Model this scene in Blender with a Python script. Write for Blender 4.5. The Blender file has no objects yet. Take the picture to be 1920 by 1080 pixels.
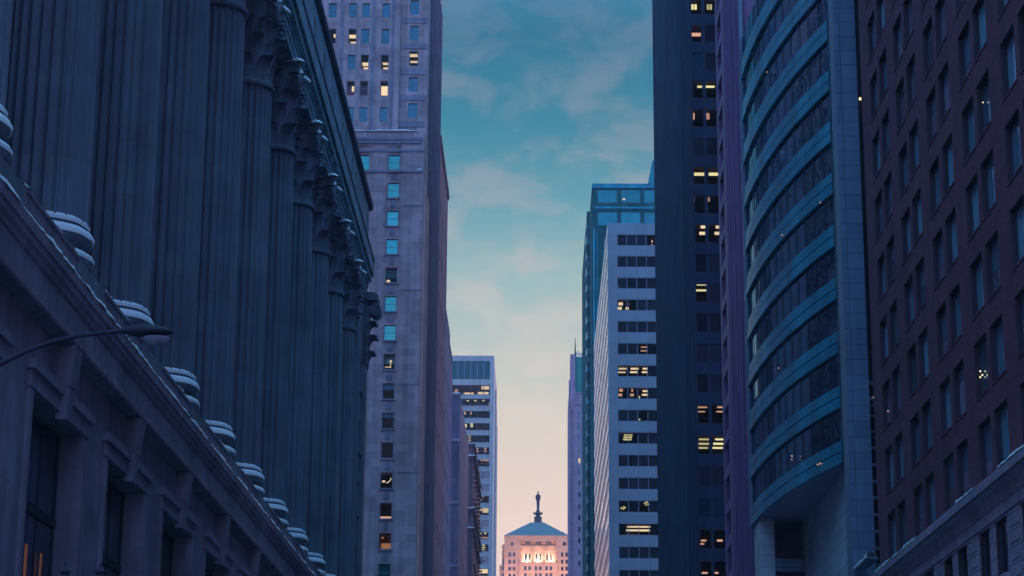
import bpy, math, random
from mathutils import Vector, Matrix
random.seed(7)
R = math.radians
S = bpy.context.scene
COL = S.collection

# ------------------------------------------------------------------ camera
FPX = 3900.0
p1 = Vector((48.0, -1070.0, -FPX))
XV = 110.0
p2 = Vector((XV, (FPX*FPX + 48*XV)/1070.0, -FPX))
Yc = p1.normalized(); Zc = p2.normalized(); Xc = Yc.cross(Zc)
C2W = Matrix((Xc, Yc, Zc))
CAMP = Vector((0, 0, 2.0))
cam = bpy.data.cameras.new('camera'); cam.lens = FPX/1920*36; cam.sensor_width = 36
cam.clip_start = 0.5; cam.clip_end = 20000
camo = bpy.data.objects.new('camera', cam); COL.objects.link(camo)
camo.matrix_world = Matrix.Translation(CAMP) @ C2W.to_4x4()
S.camera = camo

def ray(u, v): return C2W @ Vector((u-960.0, 540.0-v, -FPX))
def atY(u, v, Y): d = ray(u, v); return CAMP + d*(Y/d.y)
def atX(u, v, X): d = ray(u, v); return CAMP + d*(X/d.x)
def atZ(u, v, Z): d = ray(u, v); return CAMP + d*((Z-2.0)/d.z)

# ------------------------------------------------------------------ view and sky
S.view_settings.view_transform = 'Standard'; S.view_settings.look = 'None'
S.view_settings.exposure = 0.0; S.view_settings.gamma = 1.0
S.cycles.use_denoising = True
S.cycles.max_bounces = 6; S.cycles.diffuse_bounces = 4; S.cycles.glossy_bounces = 4
S.cycles.sample_clamp_indirect = 4.0
SUN_ELEV, SUN_AZ = 8.0, 5.5          # degrees; azimuth measured from the street axis (+Y) towards the right

def nodes_of(tree):
    n = tree.nodes; n.clear(); return n, tree.links

def build_world():
    w = bpy.data.worlds.new('World'); S.world = w; w.use_nodes = True
    n, l = nodes_of(w.node_tree)
    out = n.new('ShaderNodeOutputWorld'); bg = n.new('ShaderNodeBackground')
    l.new(bg.outputs[0], out.inputs[0])
    tc = n.new('ShaderNodeTexCoord'); sep = n.new('ShaderNodeSeparateXYZ')
    l.new(tc.outputs['Generated'], sep.inputs[0])
    def ramp(stops):
        r = n.new('ShaderNodeValToRGB'); e = r.color_ramp.elements
        while len(e) > 1: e.remove(e[-1])
        e[0].position = stops[0][0]; e[0].color = (*stops[0][1], 1)
        for p, c in stops[1:]:
            k = e.new(p); k.color = (*c, 1)
        l.new(sep.outputs['Z'], r.inputs[0]); return r
    front = ramp([(0.0, (.92, .54, .44)), (.09, (1.02, .72, .64)), (.125, (1.0, .75, .66)), (.16, (.89, .70, .62)),
                  (.20, (.71, .65, .58)), (.235, (.50, .57, .54)), (.27, (.29, .48, .50)), (.305, (.095, .33, .42)),
                  (.34, (.022, .225, .335)), (.38, (.006, .165, .275)), (.52, (.09, .40, .75)), (1.0, (.36, 1.12, 2.2))])
    back = ramp([(0.0, (1.0, .68, 1.15)), (.1, (.78, .72, 1.42)), (.25, (.36, .72, 1.62)), (.5, (.24, .72, 1.8)), (1.0, (.36, 1.12, 2.2))])
    mr = n.new('ShaderNodeMapRange'); mr.interpolation_type = 'SMOOTHSTEP'
    mr.inputs[1].default_value = -0.15; mr.inputs[2].default_value = 0.8
    l.new(sep.outputs['Y'], mr.inputs[0])
    mix = n.new('ShaderNodeMix'); mix.data_type = 'RGBA'
    l.new(mr.outputs[0], mix.inputs[0]); l.new(back.outputs[0], mix.inputs[6]); l.new(front.outputs[0], mix.inputs[7])
    # clouds: soft broken pinkish cloud, stretched sideways
    mp = n.new('ShaderNodeMapping'); mp.inputs['Scale'].default_value = (1.0, 1.0, 1.9)
    mp.inputs['Location'].default_value = (0.31, 0.2, 0.17)
    l.new(tc.outputs['Generated'], mp.inputs[0])
    nz = n.new('ShaderNodeTexNoise'); nz.inputs['Scale'].default_value = 24.0; nz.inputs['Detail'].default_value = 7.0
    nz.inputs['Roughness'].default_value = .58; nz.inputs['Distortion'].default_value = .35
    l.new(mp.outputs[0], nz.inputs[0])
    cm = n.new('ShaderNodeMapRange'); cm.interpolation_type = 'SMOOTHSTEP'
    cm.inputs[1].default_value = .40; cm.inputs[2].default_value = .63; cm.inputs[4].default_value = .70
    l.new(nz.outputs['Fac'], cm.inputs[0])
    cc = ramp([(0.0, (.9, .6, .5)), (.15, (.86, .66, .57)), (.22, (.72, .66, .60)), (.27, (.52, .52, .51)), (.32, (.27, .34, .41)),
               (.38, (.11, .21, .33)), (1.0, (.38, 1.05, 2.0))])
    mix2 = n.new('ShaderNodeMix'); mix2.data_type = 'RGBA'
    l.new(cm.outputs[0], mix2.inputs[0]); l.new(mix.outputs[2], mix2.inputs[6]); l.new(cc.outputs[0], mix2.inputs[7])
    # physical twilight sky adds its own faint gradient
    sky = n.new('ShaderNodeTexSky'); sky.sky_type = 'NISHITA'; sky.sun_disc = False
    sky.sun_elevation = R(SUN_ELEV); sky.sun_rotation = R(SUN_AZ)
    sc = n.new('ShaderNodeMix'); sc.data_type = 'RGBA'; sc.blend_type = 'ADD'; sc.inputs[0].default_value = .003
    l.new(mix2.outputs[2], sc.inputs[6]); l.new(sky.outputs[0], sc.inputs[7])
    l.new(sc.outputs[2], bg.inputs[0]); bg.inputs[1].default_value = 1.0
build_world()

sun = bpy.data.lights.new('sun', 'SUN'); sun.energy = 1.6; sun.angle = R(12); sun.color = (1.0, .52, .58)
suno = bpy.data.objects.new('sun', sun); COL.objects.link(suno)
sd = Vector((math.sin(R(SUN_AZ))*math.cos(R(SUN_ELEV)), math.cos(R(SUN_AZ))*math.cos(R(SUN_ELEV)), math.sin(R(SUN_ELEV))))
suno.rotation_euler = (-sd).to_track_quat('-Z', 'Y').to_euler()

# ------------------------------------------------------------------ materials
MATS = {}
def new_mat(name):
    m = bpy.data.materials.new(name); m.use_nodes = True
    n, l = nodes_of(m.node_tree); o = n.new('ShaderNodeOutputMaterial')
    MATS[name] = m
    return m, n, l, o

def stone(name, col, block=None, joint=.55, var=.12, rough=.85, noise=.25, nscale=.35, streak=.0, jw=.02, bump=.15, offset=.5, spec=.25):
    """Stone, brick or metal panel: world-placed blocks with joints, cloudy staining and vertical streaks."""
    m, n, l, o = new_mat(name)
    b = n.new('ShaderNodeBsdfPrincipled'); l.new(b.outputs[0], o.inputs[0]); b.inputs['Roughness'].default_value = rough; b.inputs['Specular IOR Level'].default_value = spec
    g = n.new('ShaderNodeNewGeometry')
    sep = n.new('ShaderNodeSeparateXYZ'); l.new(g.outputs['Position'], sep.inputs[0])
    ad = n.new('ShaderNodeMath'); ad.operation = 'ADD'; l.new(sep.outputs[0], ad.inputs[0]); l.new(sep.outputs[1], ad.inputs[1])
    cb = n.new('ShaderNodeCombineXYZ'); l.new(ad.outputs[0], cb.inputs[0]); l.new(sep.outputs[2], cb.inputs[1])
    nz = n.new('ShaderNodeTexNoise'); nz.inputs['Scale'].default_value = nscale; nz.inputs['Detail'].default_value = 8; nz.inputs['Roughness'].default_value = .62
    l.new(g.outputs['Position'], nz.inputs[0])
    st = n.new('ShaderNodeMapping'); st.inputs['Scale'].default_value = (1.6, .045, 1); l.new(cb.outputs[0], st.inputs[0])
    nz2 = n.new('ShaderNodeTexNoise'); nz2.inputs['Scale'].default_value = 1.0; nz2.inputs['Detail'].default_value = 5; l.new(st.outputs[0], nz2.inputs[0])
    def scaled(src, lo, hi):
        mr = n.new('ShaderNodeMapRange'); mr.inputs[1].default_value = .3; mr.inputs[2].default_value = .7
        mr.inputs[3].default_value = lo; mr.inputs[4].default_value = hi; l.new(src, mr.inputs[0]); return mr.outputs[0]
    f1 = scaled(nz.outputs['Fac'], 1-noise, 1+noise); f2 = scaled(nz2.outputs['Fac'], 1-streak, 1+streak)
    mu = n.new('ShaderNodeMath'); mu.operation = 'MULTIPLY'; l.new(f1, mu.inputs[0]); l.new(f2, mu.inputs[1])
    if block:
        br = n.new('ShaderNodeTexBrick'); l.new(cb.outputs[0], br.inputs[0])
        br.inputs['Scale'].default_value = 1; br.inputs['Brick Width'].default_value = block[0]; br.inputs['Row Height'].default_value = block[1]
        br.inputs['Mortar Size'].default_value = jw; br.inputs['Mortar Smooth'].default_value = .3; br.offset = offset; br.inputs['Bias'].default_value = 0
        c1 = tuple(min(1, c*(1+var)) for c in col); c2 = tuple(c*(1-var) for c in col); cj = tuple(c*joint for c in col)
        br.inputs['Color1'].default_value = (*c1, 1); br.inputs['Color2'].default_value = (*c2, 1); br.inputs['Mortar'].default_value = (*cj, 1)
        base = br.outputs['Color']
        if bump:
            bp = n.new('ShaderNodeBump'); bp.inputs['Strength'].default_value = bump; bp.inputs['Distance'].default_value = .05; bp.invert = True
            l.new(br.outputs['Fac'], bp.inputs['Height']); l.new(bp.outputs[0], b.inputs['Normal'])
    else:
        rgb = n.new('ShaderNodeRGB'); rgb.outputs[0].default_value = (*col, 1); base = rgb.outputs[0]
    vm = n.new('ShaderNodeVectorMath'); vm.operation = 'SCALE'; l.new(base, vm.inputs[0]); l.new(mu.outputs[0], vm.inputs['Scale'])
    l.new(vm.outputs[0], b.inputs['Base Color'])
    return m

def plain(name, col, rough=.6, metal=0, spec=.5, noise=.1):
    m, n, l, o = new_mat(name)
    b = n.new('ShaderNodeBsdfPrincipled'); l.new(b.outputs[0], o.inputs[0])
    b.inputs['Roughness'].default_value = rough; b.inputs['Metallic'].default_value = metal; b.inputs['Specular IOR Level'].default_value = spec
    g = n.new('ShaderNodeNewGeometry'); nz = n.new('ShaderNodeTexNoise'); nz.inputs['Scale'].default_value = 1.3; nz.inputs['Detail'].default_value = 6
    l.new(g.outputs['Position'], nz.inputs[0])
    mx = n.new('ShaderNodeMix'); mx.data_type = 'RGBA'; l.new(nz.outputs['Fac'], mx.inputs[0])
    mx.inputs[6].default_value = (*[c*(1-noise*2) for c in col], 1); mx.inputs[7].default_value = (*[min(1, c*(1+noise*2)) for c in col], 1)
    l.new(mx.outputs[2], b.inputs['Base Color'])
    return m

def glass(name, body=(.008, .012, .022), tint=(.75, .88, 1.0), refl=.14, rough=.03, wav=.05, vary=.5):
    """Dark window glass: a dim body under a mirror-like coat whose flatness differs from pane to pane."""
    m, n, l, o = new_mat(name)
    d = n.new('ShaderNodeBsdfDiffuse'); gl = n.new('ShaderNodeBsdfGlossy'); gl.inputs['Roughness'].default_value = rough
    gl.inputs['Color'].default_value = (*tint, 1)
    oi = n.new('ShaderNodeObjectInfo')
    g = n.new('ShaderNodeNewGeometry')
    nz = n.new('ShaderNodeTexNoise'); nz.inputs['Scale'].default_value = .55; nz.inputs['Detail'].default_value = 2; l.new(g.outputs['Position'], nz.inputs[0])
    bp = n.new('ShaderNodeBump'); bp.inputs['Strength'].default_value = wav; bp.inputs['Distance'].default_value = .6; l.new(nz.outputs['Fac'], bp.inputs['Height'])
    l.new(bp.outputs[0], gl.inputs['Normal'])
    mx = n.new('ShaderNodeMix'); mx.data_type = 'RGBA'; l.new(oi.outputs['Random'], mx.inputs[0])
    mx.inputs[6].default_value = (*[c*(1-vary) for c in body], 1); mx.inputs[7].default_value = (*[c*(1+vary*2) for c in body], 1)
    l.new(mx.outputs[2], d.inputs[0])
    lw = n.new('ShaderNodeLayerWeight'); lw.inputs[0].default_value = .35
    mr = n.new('ShaderNodeMapRange'); mr.inputs[3].default_value = refl; mr.inputs[4].default_value = min(1, refl+.75); l.new(lw.outputs['Fresnel'], mr.inputs[0])
    ms = n.new('ShaderNodeMixShader'); l.new(mr.outputs[0], ms.inputs[0]); l.new(d.outputs[0], ms.inputs[1]); l.new(gl.outputs[0], ms.inputs[2])
    l.new(ms.outputs[0], o.inputs[0]); return m

def clear_glass(name):
    m, n, l, o = new_mat(name)
    t = n.new('ShaderNodeBsdfTransparent'); t.inputs[0].default_value = (.82, .84, .88, 1)
    gl = n.new('ShaderNodeBsdfGlossy'); gl.inputs['Roughness'].default_value = .03
    ms = n.new('ShaderNodeMixShader'); ms.inputs[0].default_value = .012
    l.new(t.outputs[0], ms.inputs[1]); l.new(gl.outputs[0], ms.inputs[2]); l.new(ms.outputs[0], o.inputs[0]); return m

def emit(name, col, s):
    m, n, l, o = new_mat(name)
    e = n.new('ShaderNodeEmission'); e.inputs[0].default_value = (*col, 1)
    oi = n.new('ShaderNodeObjectInfo'); mr = n.new('ShaderNodeMapRange'); mr.inputs[3].default_value = s*.65; mr.inputs[4].default_value = s*1.3
    l.new(oi.outputs['Random'], mr.inputs[0]); l.new(mr.outputs[0], e.inputs[1])
    l.new(e.outputs[0], o.inputs[0]); return m

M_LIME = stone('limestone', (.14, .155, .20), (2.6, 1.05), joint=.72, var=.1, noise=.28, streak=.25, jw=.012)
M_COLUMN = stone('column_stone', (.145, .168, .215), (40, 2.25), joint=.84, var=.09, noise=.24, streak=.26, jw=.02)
M_BASE = stone('base_limestone_lamp_tint', (.205, .165, .215), (2.6, 1.05), joint=.78, var=.10, noise=.28, streak=.25, jw=.012)  # limestone copy; warm light near the street put into its violet tint
M_ATTIC = stone('attic_limestone_skylit', (.20, .255, .30), (2.6, 1.05), joint=.8, var=.08, noise=.35, streak=.25, jw=.012, nscale=.6)  # lighter limestone copy; open sky light put into the colour
M_LIMEDK = stone('dark_stone', (.065, .075, .11), (2.6, 1.05), joint=.7, var=.07, noise=.2, streak=.2)
M_SNOW = plain('snow', (.88, .90, .92), .7, noise=.04)
M_PURPLE = stone('tower_limestone', (.54, .385, .41), (1.5, .92), joint=.84, var=.17, noise=.16, streak=.22, jw=.012)
M_TRIM = stone('tower_trim', (.33, .30, .38), (1.5, .6), joint=.8, var=.12, noise=.25, streak=.2)
M_PINK = stone('uplit_pink_stone', (.86, .50, .46), (3, 1.2), joint=.8, var=.08, noise=.15, streak=.1)  # glow of uplights on the piers put into the pink
M_PINKBRICK = stone('pink_brick', (.24, .12, .155), (.8, .35), joint=.7, var=.15, noise=.2, streak=.2)
M_VIOLET = stone('violet_stone', (.19, .165, .245), (2.2, 1.1), joint=.75, var=.1, noise=.2, streak=.2)
M_BROWN = stone('brown_stone', (.20, .11, .14), (1.6, .8), joint=.7, var=.1, noise=.2, streak=.25)
M_REDBRICK = stone('red_brick', (.20, .058, .088), (.42, .14), joint=.7, var=.16, noise=.2, streak=.12, jw=.006)
M_GRANITE = stone('grey_granite', (.42, .33, .42), (1.9, .62), joint=.4, var=.08, noise=.2, streak=.15, jw=.022)
M_PANELB = stone('brightened_blue_grey_panel', (.52, .56, .62), (3.4, .87), joint=.35, var=.10, noise=.12, streak=.08, rough=.45, jw=.02, offset=0)  # lit copy of the blue-grey panel, brightness put into its colour
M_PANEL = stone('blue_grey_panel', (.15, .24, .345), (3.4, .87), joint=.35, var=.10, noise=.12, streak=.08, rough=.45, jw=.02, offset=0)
M_SPANDREL = stone('teal_spandrel', (.013, .28, .37), (2.05, 50), joint=.35, var=.16, noise=.3, streak=.2, rough=.3, spec=.15, jw=.018, offset=0)
M_METAL = stone('pale_metal_panel', (.29, .36, .42), (1.71, 1.975), joint=.72, var=.05, noise=.06, streak=.05, rough=.5, jw=.02, offset=0)
M_WHITE = stone('skylit_pink_panel', (.90, .78, .80), (9.1, 1.975), joint=.75, var=.05, noise=.06, streak=.05, rough=.16, spec=1.0, offset=0)  # pink sky glow on the street side put into the panel colour
M_BLACK = stone('dark_cladding', (.034, .052, .095), (1.6, 3.37), joint=.6, var=.08, noise=.1, streak=.1, rough=.9, spec=.02, offset=0)
M_RIB = stone('blue_black_rib', (.05, .085, .14), (9, 3.37), joint=.7, var=.1, noise=.2, streak=.25, rough=.8, spec=.05, offset=0)
M_LILAC = stone('lilac_cladding', (.21, .105, .24), (2.0, 3.2), joint=.6, var=.12, noise=.15, streak=.12, rough=.5, offset=0)
M_TEALFRAME = stone('teal_frame', (.018, .115, .125), (4.0, 3.3), joint=.6, var=.12, noise=.2, streak=.15, rough=.8, spec=.02, offset=0)
M_CONC = stone('pale_concrete', (.50, .50, .50), (3.1, 3.0), joint=.8, var=.06, noise=.1, streak=.15)
M_REAR = stone('rear_cladding', (.07, .10, .16), (3, 1.5), joint=.7, var=.2, noise=.3, streak=.3)
M_DECO = stone('warm_limestone', (.44, .30, .25), (1.8, .9), joint=.85, var=.08, noise=.12, streak=.12)
M_ROOF = stone('blue_grey_roof', (.13, .19, .19), (1.2, 30), joint=.75, var=.12, noise=.12, streak=.12, rough=.6, offset=0)
M_COPPER = stone('green_copper', (.03, .27, .24), (1.0, 30), joint=.7, var=.1, noise=.15, streak=.15, rough=.6, offset=0)
M_BRONZE = plain('dark_metal', (.022, .024, .036), .6, 0, .15)
M_FRAME = plain('window_frame', (.05, .08, .12), .5)
M_FRAMEPALE = plain('window_frame_pale', (.24, .30, .42), .5)
M_STATUE = plain('statue_metal', (.05, .06, .09), .5, .5)
M_DARK = plain('dark_interior', (.02, .022, .035), .8)
M_ROOM = plain('office_interior', (.30, .22, .22), .8)
M_BLIND = plain('window_blind', (.10, .50, .60), .5)
M_REDBLIND = plain('red_blind', (.42, .16, .20), .7)
M_GL = glass('dark_glass')
M_GLB = glass('blue_glass', (.006, .03, .045), (.35, .75, .90), .16)
M_GLN = glass('skylit_window_glass', (.20, .36, .46), (.6, .85, 1.0), .3, wav=.12, vary=.6)  # brightness of reflections put into the diffuse body
M_GLT = glass('teal_sky_glass', (.015, .20, .24), (.2, .9, .76), .28, vary=.7)  # reflected teal sky put into body and tint
M_GLM = glass('bay_glass', (.006, .008, .018), (.45, .75, 1.0), .13, wav=.03)
M_GLI = glass('deep_teal_glass', (.01, .12, .145), (.07, .46, .50), .33, vary=.25)
M_GLF = glass('dark_teal_glass', (.006, .045, .06), (.3, .8, .85), .05)
M_CLR = clear_glass('clear_glass')
M_WARM = emit('warm_ceiling_light', (1.0, .72, .40), 1.25)
M_YEL = emit('yellow_ceiling_light', (1.0, .83, .38), 1.1)
M_ORG = emit('orange_ceiling_light', (1.0, .50, .30), .9)
M_DIM = emit('dim_light', (1.0, .42, .26), .08)
M_ASPH = plain('asphalt', (.045, .045, .05), .8)
M_PAVE = stone('pavement', (.25, .25, .27), (1.5, 1.5), joint=.7, var=.08)
M_GROUND = plain('ground', (.09, .09, .10), .9)
M_PAINT = plain('road_paint', (.7, .7, .68), .7)

# ------------------------------------------------------------------ mesh helpers
class Side:
    """A vertical face: local u runs along it, d goes into the building, z is up."""
    def __init__(s, x, y, deg):
        s.x, s.y, s.a = x, y, R(deg); s.c, s.s = math.cos(s.a), math.sin(s.a)
    def p(s, u, d, z): return (s.x + s.c*u - s.s*d, s.y + s.s*u + s.c*d, z)
NORTH, LEFTST, RIGHTST = 0, 90, -90   # outward normals: -Y, +X (left side of the street), -X (right side)

class MB:
    def __init__(s): s.v = []; s.f = []; s.m = []; s.sm = []
    def face(s, pts, m=0, smooth=False):
        b = len(s.v); s.v += [tuple(p) for p in pts]; s.f.append(list(range(b, b+len(pts)))); s.m.append(m); s.sm.append(smooth)
    def box(s, x0, x1, y0, y1, z0, z1, m=0, skip=''):
        a = [(x0,y0,z0),(x1,y0,z0),(x1,y1,z0),(x0,y1,z0),(x0,y0,z1),(x1,y0,z1),(x1,y1,z1),(x0,y1,z1)]
        F = {'b':(0,3,2,1),'t':(4,5,6,7),'n':(0,1,5,4),'e':(1,2,6,5),'s':(2,3,7,6),'w':(3,0,4,7)}
        for k, q in F.items():
            if k not in skip: s.face([a[i] for i in q], m)
    def sbox(s, sd, u0, u1, d0, d1, z0, z1, m=0):
        a = [sd.p(u0,d0,z0),sd.p(u1,d0,z0),sd.p(u1,d1,z0),sd.p(u0,d1,z0),sd.p(u0,d0,z1),sd.p(u1,d0,z1),sd.p(u1,d1,z1),sd.p(u0,d1,z1)]
        for q in ((0,3,2,1),(4,5,6,7),(0,1,5,4),(1,2,6,5),(2,3,7,6),(3,0,4,7)): s.face([a[i] for i in q], m)
    def wall(s, sd, u0, u1, z0, z1, holes=(), depth=.3, d=0.0, m=0, mr=None):
        """A wall sheet with rectangular openings and their reveals."""
        mr = m if mr is None else mr
        us = sorted({u0, u1, *[h[0] for h in holes], *[h[1] for h in holes]}); zs = sorted({z0, z1, *[h[2] for h in holes], *[h[3] for h in holes]})
        us = [x for x in us if u0-1e-6 <= x <= u1+1e-6]; zs = [x for x in zs if z0-1e-6 <= x <= z1+1e-6]
        for i in range(len(us)-1):
            run = None
            for j in range(len(zs)-1):
                cu, cz = (us[i]+us[i+1])/2, (zs[j]+zs[j+1])/2
                ins = any(h[0] < cu < h[1] and h[2] < cz < h[3] for h in holes)
                if not ins and run is None: run = zs[j]
                if ins and run is not None:
                    s.face([sd.p(us[i],d,run),sd.p(us[i+1],d,run),sd.p(us[i+1],d,zs[j]),sd.p(us[i],d,zs[j])], m); run = None
            if run is not None:
                s.face([sd.p(us[i],d,run),sd.p(us[i+1],d,run),sd.p(us[i+1],d,zs[-1]),sd.p(us[i],d,zs[-1])], m)
        for a, b, c, e in holes:
            D = d+depth
            s.face([sd.p(a,d,c),sd.p(b,d,c),sd.p(b,D,c),sd.p(a,D,c)], mr); s.face([sd.p(a,d,e),sd.p(a,D,e),sd.p(b,D,e),sd.p(b,d,e)], mr)
            s.face([sd.p(a,d,c),sd.p(a,D,c),sd.p(a,D,e),sd.p(a,d,e)], mr); s.face([sd.p(b,d,c),sd.p(b,d,e),sd.p(b,D,e),sd.p(b,D,c)], mr)
    def prism(s, prof, y0, y1, m=0, caps=True):
        """A moulding profile [(x, z) ...] run along Y."""
        k = len(prof)
        for i in range(k):
            a, b = prof[i], prof[(i+1) % k]
            s.face([(a[0],y0,a[1]),(a[0],y1,a[1]),(b[0],y1,b[1]),(b[0],y0,b[1])], m)
        if caps:
            s.face([(p[0],y0,p[1]) for p in prof], m); s.face([(p[0],y1,p[1]) for p in reversed(prof)], m)
    def lathe(s, cx, cy, prof, n=32, m=0, rad=None, smooth=True, sx=1, sy=1):
        b = len(s.v)
        for r, z in prof:
            for i in range(n):
                a = 2*math.pi*i/n; q = r*(rad(i, n) if rad else 1)
                s.v.append((cx+q*math.cos(a)*sx, cy+q*math.sin(a)*sy, z))
        for j in range(len(prof)-1):
            for i in range(n):
                i2 = (i+1) % n
                s.f.append([b+j*n+i, b+j*n+i2, b+(j+1)*n+i2, b+(j+1)*n+i]); s.m.append(m); s.sm.append(smooth)
        s.f.append([b+i for i in reversed(range(n))]); s.m.append(m); s.sm.append(False)
        s.f.append([b+(len(prof)-1)*n+i for i in range(n)]); s.m.append(m); s.sm.append(False)
    def tube(s, pts, rads, n=10, m=0):
        b = len(s.v); P = [Vector(p) for p in pts]
        for k, p in enumerate(P):
            t = (P[min(k+1, len(P)-1)] - P[max(k-1, 0)]).normalized()
            up = Vector((0, 1, 0)) if abs(t.y) < .9 else Vector((1, 0, 0))
            x = t.cross(up).normalized(); y = x.cross(t).normalized(); r = rads[k] if isinstance(rads, (list, tuple)) else rads
            for i in range(n):
                a = 2*math.pi*i/n; s.v.append(tuple(p + x*r*math.cos(a) + y*r*math.sin(a)))
        for j in range(len(P)-1):
            for i in range(n):
                i2 = (i+1) % n
                s.f.append([b+j*n+i, b+j*n+i2, b+(j+1)*n+i2, b+(j+1)*n+i]); s.m.append(m); s.sm.append(True)
        s.f.append([b+i for i in range(n)]); s.m.append(m); s.sm.append(False)
        s.f.append([b+(len(P)-1)*n+i for i in range(n)]); s.m.append(m); s.sm.append(False)
    def grid(s, rows, m=0, smooth=True):
        b = len(s.v); w = len(rows[0])
        for r in rows: s.v += [tuple(p) for p in r]
        for j in range(len(rows)-1):
            for i in range(w-1):
                s.f.append([b+j*w+i, b+j*w+i+1, b+(j+1)*w+i+1, b+(j+1)*w+i]); s.m.append(m); s.sm.append(smooth)
    def mesh(s, name, mats, off=(0, 0, 0)):
        me = bpy.data.meshes.new(name)
        me.from_pydata([(v[0]-off[0], v[1]-off[1], v[2]-off[2]) for v in s.v], [], s.f)
        for mt in (mats if isinstance(mats, (list, tuple)) else [mats]): me.materials.append(mt)
        me.polygons.foreach_set('material_index', s.m); me.polygons.foreach_set('use_smooth', s.sm)
        if any(s.sm): me.set_sharp_from_angle(angle=R(38))
        me.update(); return me
    def build(s, name, mats, parent=None, **kw):
        off = parent_world(parent) if parent else Vector((0, 0, 0))
        o = bpy.data.objects.new(name, s.mesh(name, mats, off)); COL.objects.link(o); o.parent = parent
        for k, v in kw.items(): o[k] = v
        return o

def parent_world(p):
    w = Vector((0, 0, 0))
    while p: w = w + p.location; p = p.parent
    return w

def thing(name, label, cat, loc, group=None):
    o = bpy.data.objects.new(name, None); COL.objects.link(o); o.location = loc
    o['label'] = label; o['category'] = cat
    if group: o['group'] = group
    return o

def inst(name, me, parent, world, rotz=0.0):
    """Places a shared mesh as a child of an unrotated thing."""
    o = bpy.data.objects.new(name, me); COL.objects.link(o); o.parent = parent
    o.location = Vector(world) - parent_world(parent); o.rotation_euler = (0, 0, rotz); return o

WIN = {}
def window_meshes(w, h, style, fm, gm):
    key = (round(w, 3), round(h, 3), style, fm.name, gm.name)
    if key in WIN: return WIN[key]
    sd = Side(0, 0, 0); f = MB(); t = .055 if w < 2.5 else .08
    f.sbox(sd, -w/2, -w/2+t, 0, .1, 0, h); f.sbox(sd, w/2-t, w/2, 0, .1, 0, h)
    f.sbox(sd, -w/2+t, w/2-t, .002, .1, h-t, h); f.sbox(sd, -w/2+t, w/2-t, .002, .1, 0, t*1.4)
    if style == 'hung':
        f.sbox(sd, -w/2+t, w/2-t, .02, .1, h*.5-.03, h*.5+.03)
    if style == 'split':
        f.sbox(sd, -.03, .03, .02, .1, t*1.4, h-t)
    if style == 'grid':
        for k in (1, 2): f.sbox(sd, -w/2+w*k/3-.05, -w/2+w*k/3+.05, .02, .1, t*1.4, h-t)
    me = f.mesh('window', fm)
    g = MB(); g.sbox(sd, -w/2+t*.5, w/2-t*.5, .05, .07, t*.7, h-t*.5)
    me2 = g.mesh('pane', gm)
    WIN[key] = (me, me2); return WIN[key]

def window(root, sd, u, z, w, h, d, style='hung', fm=None, gm=None, sill=None, label=None):
    """One window (u = centre, z = bottom) as a part, its pane as a sub-part."""
    me, pe = window_meshes(w, h, style, fm or M_FRAME, gm or M_GL)
    o = inst('window', me, root, sd.p(u, d, z), sd.a)
    p = bpy.data.objects.new('pane', pe); COL.objects.link(p); p.parent = o
    if label: o['label'] = label
    return o

def local_inst(name, mb, mats, win):
    """A sub-part written in world coordinates under a (possibly rotated) window."""
    w = parent_world(win.parent) + win.location
    inv = Matrix.Rotation(-win.rotation_euler[2], 4, 'Z')
    mb.v = [tuple(inv @ (Vector(v) - w)) for v in mb.v]
    o = bpy.data.objects.new(name, mb.mesh(name, mats)); COL.objects.link(o); o.parent = win; return o

def room(win, x0, x1, y0, depth, z0, z1, mat=None):
    b = MB(); b.box(x0, x1, y0, y0+depth, z0, z1, skip='n')
    return local_inst('room', b, mat or M_ROOM, win)

def ceiling_light(win, rects, zc, mat, thick=.05):
    """Light fittings on a room's ceiling, from where their lower faces are seen."""
    b = MB()
    for u0, u1, v0, v1 in rects:
        a = atZ(u0, v0, zc-thick); c = atZ(u1, v1, zc-thick); e = atZ(u1, v0, zc-thick); g = atZ(u0, v1, zc-thick)
        y0, y1 = min(a.y, c.y), max(a.y, c.y); x0 = (a.x+g.x)/2; x1 = (c.x+e.x)/2
        b.box(min(x0, x1), max(x0, x1), y0, y1, zc-thick, zc-.005)
    return local_inst('ceiling_light', b, mat, win)

def snow_strip(mb, x0, x1, y0, y1, z, h=.12, step=.5, ax='y'):
    """An uneven ridge of snow lying on a ledge."""
    a, b = (y0, y1) if ax == 'y' else (x0, x1)
    n = max(2, int((b-a)/step)); rows = []
    wd = (x1-x0) if ax == 'y' else (y1-y0); e = min(.2, .03/wd); QS = (0, e, .35, .65, 1-e, 1)
    ph = random.uniform(0, 9)
    for i in range(n+1):
        t = a + (b-a)*i/n
        hh = h*(.62 + .22*math.sin(t*.9+ph) + .16*math.sin(t*2.3+ph*2) + random.uniform(-.12, .12)); hh = max(hh, h*.12)
        wob = random.uniform(-.03, .03)
        row = []
        for k in range(6):
            q = QS[k]; prof = (0, .86, 1.0, 1.0, .88, 0)[k]
            if ax == 'y': row.append((x0+(x1-x0)*q + (wob if k in (4, 5) else 0), t, z + .004 + hh*prof))
            else: row.append((t, y0+(y1-y0)*q + (wob if k in (0, 1) else 0), z + .004 + hh*prof))
        rows.append(row)
    mb.grid(rows)

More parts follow.
